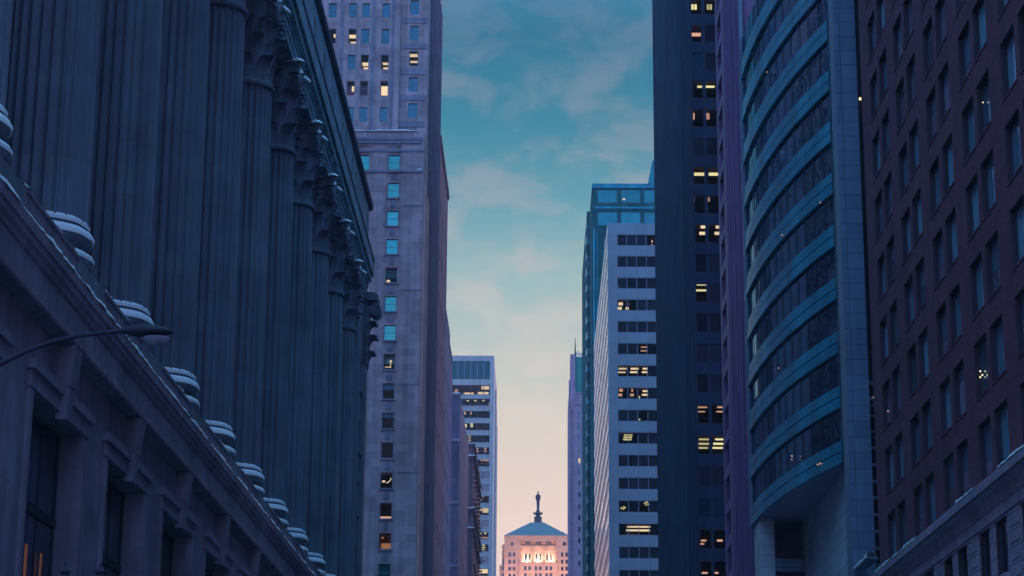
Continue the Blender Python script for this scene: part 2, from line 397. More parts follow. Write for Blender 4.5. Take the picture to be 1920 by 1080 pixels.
# ------------------------------------------------------------------ ground
def setting():
    g = MB(); g.box(-2600, 2600, -2600, 2600, -1.0, -.15); g.build('ground', M_GROUND, kind='structure')
    r = MB(); r.box(-7.5, 8.5, -60, 855, -.145, 0); r.build('road', M_ASPH, kind='structure')
    for nm, a, b in (('pavement', -15.55, -7.65), ('pavement', 8.65, 16.7)):
        p = MB(); p.box(a, b, -60, 855, -.14, .13); p.build(nm, M_PAVE, kind='structure')
    for a in (-7.65, 8.5):
        k = MB(); k.box(a+.003, a+.147, -60, 855, -.14, .126); k.build('kerb', M_CONC, kind='structure')
    k = MB()
    for i in range(60): k.box(.4, .55, -40+i*14, -36+i*14, .001, .005)
    k.build('road_markings', M_PAINT, kind='structure')
setting()
# ------------------------------------------------------------------ colonnaded stone building
def acanthus(mb, ang, r0, z0, h, w, curl, Rb):
    """One carved leaf standing on the bell and rolling outward at its tip."""
    rows_f, rows_b = [], []
    ca, sa = math.cos(ang), math.sin(ang)
    for j in range(9):
        t = j/8.0
        out = r0 + .10*t + curl*max(0, t-.45)**1.6*2.2
        z = z0 + h*(t if t < .8 else .8 + (t-.8)*.3 - (t-.8)**2*3.2)
        ww = w*(.75+.35*math.sin(math.pi*min(1, t*1.05)))*(1 if t < .85 else 1-(t-.85)*3.2)
        f, b = [], []
        for i in range(7):
            q = (i-3)/3.0
            rr = out - .10*q*q + (.045 if i in (3,) else (.0 if i in (1, 5) else -.02))
            zz = z - .06*abs(q)*(1 if j % 2 else -.3)
            x = rr; y = q*ww/2
            f.append((x*ca - y*sa, x*sa + y*ca, zz)); x2 = rr-.09
            b.append((x2*ca - y*sa, x2*sa + y*ca, zz-.03))
        rows_f.append(f); rows_b.append(b)
    mb.grid(rows_f); mb.grid(rows_b)
    for rows in zip(rows_f, rows_b):
        mb.face([rows[0][0], rows[1][0], rows[1][1], rows[0][1]]); mb.face([rows[0][-1], rows[1][-1], rows[1][-2], rows[0][-2]])

def volute(mb, ang, r, z, rad):
    """A scroll hanging under a corner of the abacus."""
    ca, sa = math.cos(ang), math.sin(ang); pts = []; rr = []
    for k in range(26):
        t = k/25.0; a = math.pi*.5 - t*math.pi*3.4; q = rad*(1-.8*t)
        x = r + q*math.cos(a); zz = z + q*math.sin(a)
        pts.append((x*ca, x*sa, zz)); rr.append(.14*(1-.55*t))
    st = [(r-1.0, z-1.35), (r-.75, z-.6), (r-.45, z+.1), (r-.2, z+rad*.85)]
    mb.tube([(a*ca, a*sa, b) for a, b in st] + pts, [.11, .12, .13, .14] + rr, 7)
    n = Vector((-sa, ca, 0))
    for sgn in (-1, 1):
        c = Vector((r*ca, r*sa, z)) + n*.1*sgn
        ring = [c + Vector((ca, sa, 0))*rad*.5*math.cos(i*math.pi/5) + Vector((0, 0, 1))*rad*.5*math.sin(i*math.pi/5) for i in range(10)]
        mb.face(ring); 

def abacus_outline(half, dip, n=9):
    pts = []
    cor = [(half, -half), (half, half), (-half, half), (-half, -half)]
    for k in range(4):
        a, b = cor[k], cor[(k+1) % 4]; mx, my = (a[0]+b[0])/2, (a[1]+b[1])/2; L = math.hypot(mx, my)
        tx, ty = b[0]-a[0], b[1]-a[1]; tl = math.hypot(tx, ty)
        for i in range(n):
            t = .06 + .88*i/(n-1); d = dip*math.sin(math.pi*t)
            pts.append((a[0]+tx*t - mx/L*d, a[1]+ty*t - my/L*d))
    return pts

COL_Z0, NECK, ABA = 20.02, 45.3, 49.85
def column_meshes():
    sh = MB(); n = 24*7
    def flute(i, nn): 
        k = i % 7
        return (1.0, 1.0, .93, .895, .885, .895, .93)[k]
    prof = []
    for j in range(11):
        t = j/10.0; r = 1.60 - .19*t**1.7
        prof.append((r, 22.75 + (NECK-.75-22.75)*t))
    prof = [(1.62, 22.55), (1.60, 22.7)] + prof + [(1.41, NECK-.6)]
    sh.lathe(0, 0, prof, n, 0, flute)
    shaft = sh.mesh('column', M_COLUMN)
    b = MB()
    b.box(-1.93, 1.93, -1.93, 1.93, COL_Z0, 20.85)
    def torus(rc, rr, z0, z1): return [(rc + rr*math.sin(math.pi*k/10), z0 + (z1-z0)*(1-math.cos(math.pi*k/10))/2) for k in range(11)]
    b.lathe(0, 0, torus(1.58, .27, 20.86, 21.56) + [(1.62, 21.58), (1.5, 21.62), (1.46, 21.7), (1.55, 21.8)] + torus(1.54, .26, 21.82, 22.36) + [(1.6, 22.38), (1.6, 22.56)], 48)
    base = b.mesh('base', M_LIME)
    s = MB()
    def snow_ring(rin, rout, z, h):
        def wob(i, n): a = 2*math.pi*i/n; return 1 + .010*math.sin(a*7) + .007*math.sin(a*11+1)
        s.lathe(0, 0, [(rin, z-.03), (rout, z-.10), (rout+.01, z+.02), (rout-.07, z+h*.75), ((rin+rout)/2, z+h), (rin+.01, z+h*.8)], 40, 0, wob)
    snow_ring(1.50, 1.66, 22.57, .13); snow_ring(1.60, 1.83, 22.15, .20); snow_ring(1.50, 1.88, 21.40, .17)
    bsnow = s.mesh('snow_cover', M_SNOW)
    c = MB()
    c.lathe(0, 0, [(1.42, NECK-.60), (1.54, NECK-.52), (1.58, NECK-.36), (1.52, NECK-.24), (1.38, NECK-.2), (1.36, NECK), (1.38, 47.3), (1.48, 48.6), (1.72, 49.4), (1.86, 49.8)], 40)
    for k in range(8): acanthus(c, k*math.pi/4, 1.38, NECK-.1, 1.55, .88, 1.0, 1.4)
    for k in range(8): acanthus(c, (k+.5)*math.pi/4, 1.42, NECK+.3, 2.65, .82, 1.15, 1.45)
    for k in range(16): acanthus(c, (k+.5)*math.pi/8, 1.46, NECK+2.0, 1.9, .42, .75, 1.45)
    for k in range(4): volute(c, math.pi/4 + k*math.pi/2, 2.12, 49.0, .55)
    for k in range(8): volute(c, k*math.pi/2 // 1 * 1 + (math.pi/9 if k % 2 else -math.pi/9) + (k//2)*math.pi/2, 1.62, 48.9, .26)
    for k in range(4): acanthus(c, k*math.pi/2, 1.62, 48.6, 1.5, .6, .45, 1.6)
    o = abacus_outline(1.98, .42)
    def slab(z0, z1, s0, s1):
        m = len(o)
        for i in range(m):
            a, b2 = o[i], o[(i+1) % m]
            c.face([(a[0]*s0, a[1]*s0, z0), (b2[0]*s0, b2[1]*s0, z0), (b2[0]*s1, b2[1]*s1, z1), (a[0]*s1, a[1]*s1, z1)])
        c.face([(p[0]*s0, p[1]*s0, z0) for p in reversed(o)]); c.face([(p[0]*s1, p[1]*s1, z1) for p in o])
    slab(ABA-.08, ABA+.2, .93, .96); slab(ABA+.2, ABA+.55, .97, 1.0)
    for k in range(4):
        a = k*math.pi/2; ca, sa = math.cos(a), math.sin(a)
        c.tube([(1.3*ca, 1.3*sa, ABA+.1), (1.72*ca, 1.72*sa, ABA+.12), (1.88*ca, 1.88*sa, ABA+.2)], [.34, .36, .2], 10)
    cap = c.mesh('capital', M_LIME)
    s2 = MB()
    def blob(a, r0, r1, w0, w1, z0, h):
        ca, sa = math.cos(a), math.sin(a); rows = []
        for j in range(6):
            t = j/5.0; r = r0+(r1-r0)*t; w = w0+(w1-w0)*t; hh = h*(.8, 1, 1, .95, .8, 0)[j]
            rows.append([(r*ca - q*w*sa, r*sa + q*w*ca, z0 + hh*e) for q, e in ((-1, -.05), (-.97, .7), (-.5, 1), (.2, .95), (.97, .65), (1, -.05))])
        s2.grid(rows)
    for k in range(4):
        blob(math.pi/4 + k*math.pi/2, 1.9, 2.80, .62, .22, ABA+.553, .26); blob(k*math.pi/2, 1.45, 1.86, .34, .26, ABA+.40, .30)
        for g in (-1, 1): blob(k*math.pi/2 + g*.42, 1.5, 1.86, .16, .13, ABA+.553, .16)
    csnow = s2.mesh('capital_snow', M_SNOW)
    return shaft, base, bsnow, cap, csnow

def colonnade_building():
    X0, Y0, Y1 = -15.6, 36.0, 180.4
    t = thing('colonnaded_building', 'dark grey stone public building with a giant fluted Corinthian colonnade above snowy ledge', 'building', (-30, 110, 0))
    SP = 11.42; first = 67.4
    side = Side(X0, 0, LEFTST)
    # base storey with deep window openings
    holes = [(62.2+11.45*k, 69.6+11.45*k, 5.0, 15.75) for k in range(-2, 10)]
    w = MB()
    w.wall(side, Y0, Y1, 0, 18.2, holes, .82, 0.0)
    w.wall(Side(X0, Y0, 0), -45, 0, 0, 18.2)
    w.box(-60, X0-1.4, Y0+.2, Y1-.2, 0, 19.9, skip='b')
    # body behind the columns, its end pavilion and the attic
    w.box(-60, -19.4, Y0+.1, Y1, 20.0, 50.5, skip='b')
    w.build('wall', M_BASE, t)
    en = MB()
    PX = -15.62; pav = Side(PX, 0, LEFTST); zz = ((41.2, 44.0), (35.8, 38.6), (30.4, 33.2), (25.0, 27.8))
    win_holes = [(176.3, 178.1, z0, z1) for z0, z1 in zz]
    en.wall(pav, 172.5, Y1-.2, 19.95, 50.5, win_holes, .5)
    en.wall(Side(PX, 172.5, 0), -4, 0, 19.95, 50.5); en.wall(Side(PX, Y1-.2, 180), 0, 4, 19.95, 50.5)
    en.box(PX-.1, PX+.3, Y1-1.9, Y1-.05, 20.0, 44.0); en.box(PX-.1, PX+.45, Y1-2.0, Y1+.05, 20.05, 22.3)
    for z0, z1 in zz: en.box(PX-.2, PX+.16, 176.1, 178.3, z0-.25, z0-.02)
    en.build('end_pavilion', M_LIME, t)
    for a, b, z0, z1 in win_holes: window(t, pav, (a+b)/2, z0, b-a, z1-z0, .38, 'hung', M_FRAME, M_GL)
    # mouldings of the base: frieze, cornice, ledge, parapet
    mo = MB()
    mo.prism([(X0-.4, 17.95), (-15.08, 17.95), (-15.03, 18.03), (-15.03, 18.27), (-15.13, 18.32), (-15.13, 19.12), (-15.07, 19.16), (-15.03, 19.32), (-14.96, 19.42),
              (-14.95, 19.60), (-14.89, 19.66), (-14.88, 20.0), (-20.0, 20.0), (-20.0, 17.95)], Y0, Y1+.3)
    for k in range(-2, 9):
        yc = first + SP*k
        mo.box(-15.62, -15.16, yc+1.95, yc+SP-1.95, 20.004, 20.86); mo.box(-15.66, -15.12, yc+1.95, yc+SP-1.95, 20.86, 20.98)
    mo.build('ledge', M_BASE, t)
    sn = MB()
    snow_strip(sn, -15.12, -14.86, Y0, Y1, 20.0, .19, .35)
    for k in range(16): snow_strip(sn, -14.985, -14.905, Y0+9*k+random.uniform(0, 4), Y0+9*k+random.uniform(5, 8.5), 19.655, .06, .4)
    for k in range(-2, 9):
        yc = first + SP*k
        snow_strip(sn, -15.64, -15.115, yc+SP-5.2, yc+SP-1.95, 20.98, .10, .35); snow_strip(sn, -15.64, -15.115, yc+1.96, yc+3.4, 20.98, .08, .3)
    sn.build('ledge_snow', M_SNOW, t)
    # window surrounds, keystones
    for k in range(-2, 10):
        a, b = 62.2+11.45*k, 69.6+11.45*k; c = (a+b)/2
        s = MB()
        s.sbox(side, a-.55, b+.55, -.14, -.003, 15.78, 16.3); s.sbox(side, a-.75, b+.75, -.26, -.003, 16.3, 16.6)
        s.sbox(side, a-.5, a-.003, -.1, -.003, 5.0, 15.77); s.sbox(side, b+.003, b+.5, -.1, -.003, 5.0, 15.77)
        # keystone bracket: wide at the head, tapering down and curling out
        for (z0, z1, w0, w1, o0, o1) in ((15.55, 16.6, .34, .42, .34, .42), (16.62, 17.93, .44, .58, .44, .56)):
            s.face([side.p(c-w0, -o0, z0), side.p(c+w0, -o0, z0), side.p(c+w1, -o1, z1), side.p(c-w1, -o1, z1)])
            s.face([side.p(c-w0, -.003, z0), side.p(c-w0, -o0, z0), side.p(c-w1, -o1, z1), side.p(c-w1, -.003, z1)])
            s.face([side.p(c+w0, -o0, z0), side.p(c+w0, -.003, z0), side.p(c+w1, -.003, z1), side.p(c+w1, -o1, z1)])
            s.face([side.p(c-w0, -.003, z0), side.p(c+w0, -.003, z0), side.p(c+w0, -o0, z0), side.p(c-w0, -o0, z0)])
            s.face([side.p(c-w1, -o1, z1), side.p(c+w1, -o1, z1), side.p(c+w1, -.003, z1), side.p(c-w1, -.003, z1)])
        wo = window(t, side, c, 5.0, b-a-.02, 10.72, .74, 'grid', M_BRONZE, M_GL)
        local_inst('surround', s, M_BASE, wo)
        tr = MB(); tr.sbox(side, a+.05, b-.05, .70, .80, 12.6, 12.9); local_inst('transom', tr, M_BRONZE, wo)
        if k == 0:
            gl = MB()
            for u0, u1, v in ((44, 48.5, 1020), (73.5, 76.5, 1038)):
                q0 = atX(u0, 1060, X0-.72); q1 = atX(u1, 1060, X0-.72); gl.sbox(side, q0.y, q1.y, .70, .72, 5.2, atX(u1, v, X0-.72).z)
            local_inst('lit_gap', gl, M_DIM, wo)
    # columns
    shaft, base, bsnow, cap, csnow = column_meshes()
    for k in range(-1, 10):
        o = inst('column', shaft, t, (-17.0, first+SP*k, 0))
        for nm, me in (('base', base), ('base_snow', bsnow), ('capital', cap), ('capital_snow', csnow)):
            q = bpy.data.objects.new(nm, me); COL.objects.link(q); q.parent = o
            if nm == 'capital': q.rotation_euler = (0, 0, 0)
    # flat corner pilaster's capital
    pc = MB()
    def add(q, x, y):
        o_ = len(pc.v); pc.v += [(x+v[0], y+v[1], v[2]) for v in q.v]; pc.f += [[i+o_ for i in f] for f in q.f]; pc.m += q.m; pc.sm += q.sm
    for y in (Y1-1.8, Y1-1.2, Y1-.6, Y1-.05):
        for z, h, cu in ((43.9, 1.6, .8), (44.9, 2.2, 1.0), (46.4, 1.9, .9)):
            q = MB(); acanthus(q, 0, .05, z, h, .75, cu, 1); add(q, PX+.3, y)
    for y in (Y1-1.9, Y1-.95, Y1+.05):
        q = MB(); volute(q, 0, .65, 48.9, .5); add(q, PX+.3, y)
    pc.box(PX-.1, PX+.42, Y1-1.9, Y1-.05, 44.0, 49.8)
    for y in (Y1-2.3, Y1-1.15, Y1-.1): pc.box(PX+.3, -14.42, y, y+.62, 49.7, 50.3)
    pc.box(PX-.1, -14.75, Y1-2.26, Y1+.47, 49.82, 50.45)
    po = pc.build('pilaster_capital', M_LIME, t)
    ps = MB()
    for y in (Y1-2.3, Y1-1.15, Y1-.1): snow_strip(ps, -14.75, -14.40, y-.02, y+.64, 50.3, .22, .2)
    ps.build('capital_snow', M_SNOW, po)
    # entablature: architrave, carved frieze, cornice band
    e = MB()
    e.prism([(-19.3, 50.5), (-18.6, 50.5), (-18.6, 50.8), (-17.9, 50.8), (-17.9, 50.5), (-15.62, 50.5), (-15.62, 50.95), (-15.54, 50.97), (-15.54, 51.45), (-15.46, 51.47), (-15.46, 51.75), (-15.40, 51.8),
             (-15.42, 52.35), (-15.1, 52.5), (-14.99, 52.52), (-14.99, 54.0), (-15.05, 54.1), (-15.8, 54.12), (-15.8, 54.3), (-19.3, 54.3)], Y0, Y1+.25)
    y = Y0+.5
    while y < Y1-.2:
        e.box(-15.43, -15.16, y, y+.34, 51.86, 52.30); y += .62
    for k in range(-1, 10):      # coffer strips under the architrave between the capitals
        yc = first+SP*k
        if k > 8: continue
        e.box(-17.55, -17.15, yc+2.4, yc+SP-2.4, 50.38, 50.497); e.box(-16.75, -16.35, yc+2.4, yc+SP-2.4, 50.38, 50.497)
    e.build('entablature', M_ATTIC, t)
    sc = MB(); sc.prism([(-15.5, 53.72), (-14.992, 53.72), (-14.97, 53.80), (-14.93, 53.86), (-14.93, 54.10), (-15.04, 54.14), (-15.5, 54.16)], Y0-.02, Y1+.28); sc.build('string_course', M_LIMEDK, t)  # dark strip; the groove's shade is put into its colour
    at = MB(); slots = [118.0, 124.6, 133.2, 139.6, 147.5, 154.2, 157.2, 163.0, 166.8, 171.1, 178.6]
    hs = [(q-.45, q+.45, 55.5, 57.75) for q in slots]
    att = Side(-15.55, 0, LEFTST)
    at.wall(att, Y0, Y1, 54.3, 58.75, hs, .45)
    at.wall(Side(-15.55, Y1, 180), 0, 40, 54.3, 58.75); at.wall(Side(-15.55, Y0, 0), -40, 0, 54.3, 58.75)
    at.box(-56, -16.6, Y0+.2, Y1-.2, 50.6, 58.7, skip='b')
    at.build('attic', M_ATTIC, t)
    for q in slots: window(t, att, q, 55.5, .9, 2.25, .34, 'plain', M_FRAME, M_GL)
    cp = MB(); cp.prism([(-56, 58.75), (-15.45, 58.75), (-15.3, 58.85), (-15.22, 58.95), (-15.2, 59.3), (-56, 59.34)], Y0-.1, Y1+.3)
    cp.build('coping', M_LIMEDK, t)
colonnade_building()

def unseen_blocks():  # unseen blocks added so the curved glass mirrors buildings instead of sky
    for (nm, lab, x0, x1, y0, y1, h, mt, bw) in (('unseen_office_block', 'unseen dark office block added behind the colonnaded building, for the curved glass bay to mirror', -110, -62, 60, 176, 128, M_REAR, 5.2),
                                     ('unseen_stone_tower', 'unseen pale stone tower added behind the colonnade, for the curved glass bay to mirror', -100, -64, 186, 330, 150, M_PURPLE, 4.8)):
        t = thing(nm, lab, 'building', ((x0+x1)/2, (y0+y1)/2, 0)); b = MB(); b.box(x0, x1, y0, y1, 0, h, skip='be')
        sd = Side(x1, y0, LEFTST); n = int((y1-y0)/bw); hs = []
        for k in range(n):
            for j in range(8): hs.append((bw*k+1.0, bw*k+bw-1.0, 56+8.6*j, 62.6+8.6*j))
        b.wall(sd, 0, y1-y0, 0, h, hs, .4); b.build('wall', mt, t)
        for k in range(n):
            o = window(t, sd, bw*k+bw/2, 56, bw-2.02, 66.8, .3, 'plain', M_FRAME, M_GLB); o.name = 'window_strip'
unseen_blocks()

# ------------------------------------------------------------------ street lamp and lantern post
def street_lamp():
    t = thing('street_lamp', 'dark cobra head street lamp on a long curved arm in front of the colonnaded building', 'street lamp', (-9.3, 30, 0.13))
    p = MB(); p.lathe(-9.3, 30, [(.19, .14), (.19, .5), (.13, .62), (.11, 4.0), (.075, 8.35)], 16); p.build('pole', M_BRONZE, t)
    a = MB()
    pts = [(-9.28, 30, 8.1)] + [tuple(atY(u, v, 30)) for u, v in ((-110, 752), (-60, 716), (0, 683), (50, 658), (100, 640), (150, 629), (200, 623), (232, 621))]
    a.tube(pts, [.045, .043, .042, .04, .038, .036, .034, .032, .032], 12); a.build('arm', M_BRONZE, t)
    h = MB(); z0 = atY(228, 621, 30); z1 = atY(326, 622, 30); L = z1.x - z0.x
    rows = []
    for i in range(13):
        s = i/12.0; x = z0.x - .03 + (L+.03)*s
        w = (.045, .06, .085, .11, .135, .155, .165, .17, .168, .155, .13, .09, .03)[i]
        top = (.04, .055, .075, .09, .10, .105, .105, .10, .092, .08, .06, .035, .0)[i]; bot = (.035, .045, .06, .07, .08, .085, .085, .08, .075, .065, .055, .04, .02)[i]
        zc = z0.z + (z1.z-z0.z)*s
        rows.append([(x, 30 + w*math.cos(q*math.pi/8), zc + (top if math.sin(q*math.pi/8) > 0 else bot)*math.sin(q*math.pi/8)) for q in range(17)])
    h.grid(rows); h.face(rows[0]); hd = h.build('lamp_head', M_BRONZE, t)
    ln = MB(); cx = atY(293, 632, 30)
    rows = []
    for j in range(6):
        ph = j/5.0*math.pi/2
        rows.append([(cx.x + .20*math.cos(ph)*math.cos(q*math.pi/10), 30 + .135*math.cos(ph)*math.sin(q*math.pi/10), cx.z - .13*math.sin(ph)) for q in range(21)])
    ln.grid(rows); ln.build('lens', plain('lamp_lens', (.16, .14, .20), .15, 0, .8), hd)
street_lamp()

def lantern_post():
    a = atY(123, 1052, 34); b = atY(190, 1052, 34); cx = (a.x+b.x)/2
    t = thing('lantern_post', 'dark twin lantern lamp post with pointed finials below the curved lamp arm', 'lamp post', (cx, 34, .13))
    p = MB(); p.lathe(cx, 34, [(.24, .14), (.24, .7), (.14, .85), (.09, 1.2), (.07, 5.0), (.09, 5.05), (.05, 5.2)], 16); p.build('pole', M_BRONZE, t)
    c = MB(); c.tube([(a.x, 34, 5.35), (a.x, 34, 5.1), (cx, 34, 4.9), (b.x, 34, 5.1), (b.x, 34, 5.35)], .035, 8); c.build('crossarm', M_BRONZE, t)
    for q in (a, b):
        z = q.z
        m = MB(); m.lathe(q.x, 34, [(.10, z-1.28), (.13, z-1.2), (.17, z-1.15), (.205, z-.55), (.17, z-.5)], 12)
        o = m.build('lantern', plain('lantern_glass', (.12, .12, .16), .2), t)
        k = MB(); k.lathe(q.x, 34, [(.225, z-.5), (.215, z-.44), (.15, z-.30), (.075, z-.245), (.06, z-.225), (.085, z-.20), (.09, z-.17), (.05, z-.13), (.025, z-.09), (.03, z-.065), (.012, z-.03), (.003, z)], 14)
        k.build('lantern_cap', M_BRONZE, o)
lantern_post()

# ------------------------------------------------------------------ setback limestone tower (left, beyond the colonnade)
def hole_of(u0, v0, u1, v1, Y):
    a = atY(u0, v0, Y); b = atY(u1, v1, Y); return a.x, b.x, b.z, a.z

def setback_tower():
    YL, YU = 249.3, 258.0
    t = thing('setback_tower', 'mauve limestone office tower with a lower snowy wing and a taller shaft beside the colonnade', 'building', (-30, 270, 0))
    lw = MB(); sd = Side(0, YL, NORTH)
    strip = (-19.42, -17.62, 20.0, 89.0); strip2 = (-23.2, -21.4, 20.0, 89.0)
    cx = -14.75
    lw.wall(sd, -40, cx, 0, 90.95, [strip, strip2], .14)
    tops = [87.82 - 3.70*k for k in range(15)]
    hol = [(-19.27, -17.80, z-1.95, z) for z in tops]; hol2 = [(-22.95, -21.65, z-1.95, z) for z in tops[:3]]
    lw.wall(sd, strip[0], strip[1], 20, 89, hol, .3, .14); lw.wall(sd, strip2[0], strip2[1], 20, 89, hol2, .3, .14)
    lw.wall(Side(cx, YL, LEFTST), 0, 9.5, 0, 90.95)
    lw.box(-40, cx-.5, YL+6.4, 300, 0, 90.9, skip='b'); lw.face([(-40, YL, 90.95), (cx, YL, 90.95), (cx, YL+6.5, 90.95), (-40, YL+6.5, 90.95)])
    lw.build('lower_wing', M_PURPLE, t)
    tr = MB()
    tr.box(-40, -15.15, YL-.18, YL-.003, 89.3, 89.75); tr.box(-40, -15.0, YL-.28, YL-.003, 89.75, 90.1)
    tr.box(-40, -14.9, YL-.16, YL-.003, 82.55+2.9, 85.75); tr.box(-40, cx-.003, YL-.08, YL-.003, 88.2, 88.5)
    for z in (81.0, 70.0, 58.0, 47.0): tr.box(-17.3, cx-.003, YL-.05, YL-.003, z, z+.16)
    for z in tops:   # ornament squares on the spandrels
        tr.box(-18.95, -18.12, YL+.06, YL+.137, z+.35, z+1.35); tr.box(-18.72, -18.36, YL+.0, YL+.06, z+.62, z+1.05)
        tr.box(-19.4, -17.66, YL-.05, YL+.137, z-2.16, z-1.97)
    tr.build('trim', M_TRIM, t)
    sn = MB(); snow_strip(sn, -40, -15.6, YL-.2, YL+.3, 90.95, .28, .8, 'x'); snow_strip(sn, -15.55, -14.95, YL-.17, YL+.05, 85.76, .25, .3, 'x')
    sn.build('ledge_snow', M_SNOW, t)
    for k, z in enumerate(tops):
        gm, lb = M_GLT, None
        if k in (8, 9, 10, 11, 12, 13): gm = M_CLR
        if k in (4, 7): gm = M_CLR
        wo = window(t, sd, -18.535, z-1.95, 1.45, 1.93, .36, 'hung' if gm is M_GLT else 'plain', M_FRAMEPALE, gm)
        y0 = YL+.45
        if gm is M_CLR:
            room(wo, -19.3, -17.75, y0, 5.0, z-1.98, z+.05, M_ROOM if k > 10 else M_DARK)
            if k in (8, 9, 4, 7):
                bl = MB(); h = (.75 if k == 8 else .55) if k in (8, 9) else 1.6; bl.box(-19.2, -17.87, y0+.06, y0+.09, z-h if k in (8, 9) else z-1.95, z-.02) if k in (8, 9) else bl.box(-19.2, -17.87, y0+.9, y0+.93, z-1.0, z-.02)
                local_inst('blind', bl, M_BLIND, wo)
            if k in (4, 7, 11, 12, 13):
                L = MB()
                if k == 4: L.box(-19.15, -18.75, y0+.5, y0+.7, z-1.75, z-1.4)
                if k == 7: L.lathe(-18.4, y0+.5, [(.02, z-.9), (.14, z-.82), (.14, z-.68), (.02, z-.6)], 12); L.box(-18.45, -18.38, y0+.5, y0+.55, z-1.6, z-.9); L.box(-19.1, -18.4, y0+.55, y0+.62, z-1.5, z-1.42)
                if k == 11: L.box(-19.1, -18.75, y0+.5, y0+.7, z-1.05, z-.85); L.tube([(-18.6, y0+.6, z-1.15), (-18.3, y0+.6, z-1.0), (-18.1, y0+.6, z-.75), (-18.05, y0+.6, z-.5)], .045, 8)
                if k == 12: L.box(-19.25, -17.8, y0+.4, y0+.5, z-1.9, z-1.58)
                if k == 13: L.box(-19.05, -18.75, y0+.4, y0+.6, z-.55, z-.38); L.box(-19.25, -17.8, y0+3.5, y0+3.6, z-1.9, z-.7)
                local_inst('lamp', L, {4: M_WARM, 7: M_WARM, 11: M_WARM, 12: M_ORG, 13: emit('orange_glow', (1.0, .40, .17), .55)}[k], wo)
                wo['label'] = 'window with a lit lamp inside'
    for z in tops[:3]: window(t, sd, -22.3, z-1.95, 1.28, 1.93, .36, 'plain', M_FRAMEPALE, M_GLT)
    # taller shaft
    up = MB(); su = Side(0, YU, NORTH); uc = -15.03
    utops = [112.18 - 3.69*k for k in range(5)] + [112.18+3.69, 112.18+7.38]
    cols = [(-28.36, -27.3), (-25.66, -24.6), (-23.9, -22.84), (-21.24, -20.18)]
    hu = [(a, b, z-2.05, z) for a, b in cols for z in utops]
    up.wall(su, -42, -18.75, 88, 128, hu, .32)
    ub = [109.21-3.67*k for k in range(-3, 5)]; hb = [(-17.52, -16.3, z-2.05, z) for z in ub]
    sb = Side(0, YU+.55, NORTH)
    up.wall(sb, -18.75, uc, 88, 128, hb, .32)
    up.wall(Side(-18.75, YU, LEFTST), 0, .55, 88, 128)
    up.wall(Side(uc, YU+.55, LEFTST), 0, 34.5, 0, 128)
    up.box(-42, uc-.5, YU+9, 292.6, 80, 127.9, skip='b')
    up.build('shaft', M_PURPLE, t)
    bd = MB()
    for z in ub:    # raised bands between the bay windows
        bd.box(-18.6, uc-.25, YU+.45, YU+.547, z+.35, z+1.1)
    for x in (-29.6, -26.5, -22.3, -19.7): bd.box(x-.22, x+.22, YU-.10, YU-.003, 90, 127)
    # narrow piers running up the street front
    bd.build('bands', M_TRIM, t)
    pr = MB()
    for k in range(9): pr.box(uc+.003, uc+.28, YU+5+k*3.3, YU+5.9+k*3.3, 6, 124)
    pr.build('street_piers', M_VIOLET, t)
    fn = MB()
    for k in range(5): fn.box(cx+.003, cx+.30, YL+.5+k*1.9, YL+1.2+k*1.9, 4, 84)
    fn.build('uplit_piers', M_PINK, t)
    lit = {(1, 1): [(653, 668, 66, 72), (655, 667, 79, 83)], (2, 2): [(680, 691, 118, 124), (682, 691, 127, 131)], (3, 2): [(718, 728, 118, 122), (719, 728, 127, 130)],
           (3, 3): [(715, 727, 162, 179)], (1, 3): [(660, 664, 162, 172)], (0, 1): [(626, 630, 65, 71)]}
    for ci, (a, b) in enumerate(cols):
        for ri, z in enumerate(utops):
            L = lit.get((ci, ri)); red = ri == 3 and ci in (1, 2, 3)
            wo = window(t, su, (a+b)/2, z-2.05, b-a-.02, 2.03, .2, 'hung' if not L else 'plain', M_FRAMEPALE, M_CLR if (L or red) else M_GLB)
            if red:
                bl = MB(); bl.box(a+.06, b-.06, YU+.5, YU+.53, z-1.95, z-.5); local_inst('blind', bl, M_REDBLIND, wo)
            if L or red: room(wo, a-.1, b+.1, YU+.33, 6.5, z-2.1, z+.03)
            if L:
                if red:
                    g = MB(); q0 = atY(L[0][0], L[0][2], YU+.49); q1 = atY(L[0][1], L[0][3], YU+.49); g.box(q0.x, q1.x, YU+.44, YU+.48, q1.z, q0.z); local_inst('lamp', g, M_WARM, wo)
                else: ceiling_light(wo, L, z+.02, M_WARM)
                wo['label'] = 'lit window'
    for ri, z in enumerate(ub):
        L = [(767, 783, 102, 107), (766, 783, 115, 118)] if ri == 4 else None
        wo = window(t, sb, -16.91, z-2.05, 1.2, 2.03, .2, 'plain' if L else 'hung', M_FRAMEPALE, M_CLR if L else M_GLB)
        if L: room(wo, -17.6, -16.2, YU+.9, 7, z-2.1, z+.03); ceiling_light(wo, L, z+.02, M_WARM); wo['label'] = 'lit window'
setback_tower()

# ------------------------------------------------------------------ left row beyond
def street_windows(t, sd, us, zs, w, h, d=.12, gm=None, style='plain'):
    for u in us:
        for z in zs: window(t, sd, u, z, w, h, d, style, M_FRAME, gm or M_GL)

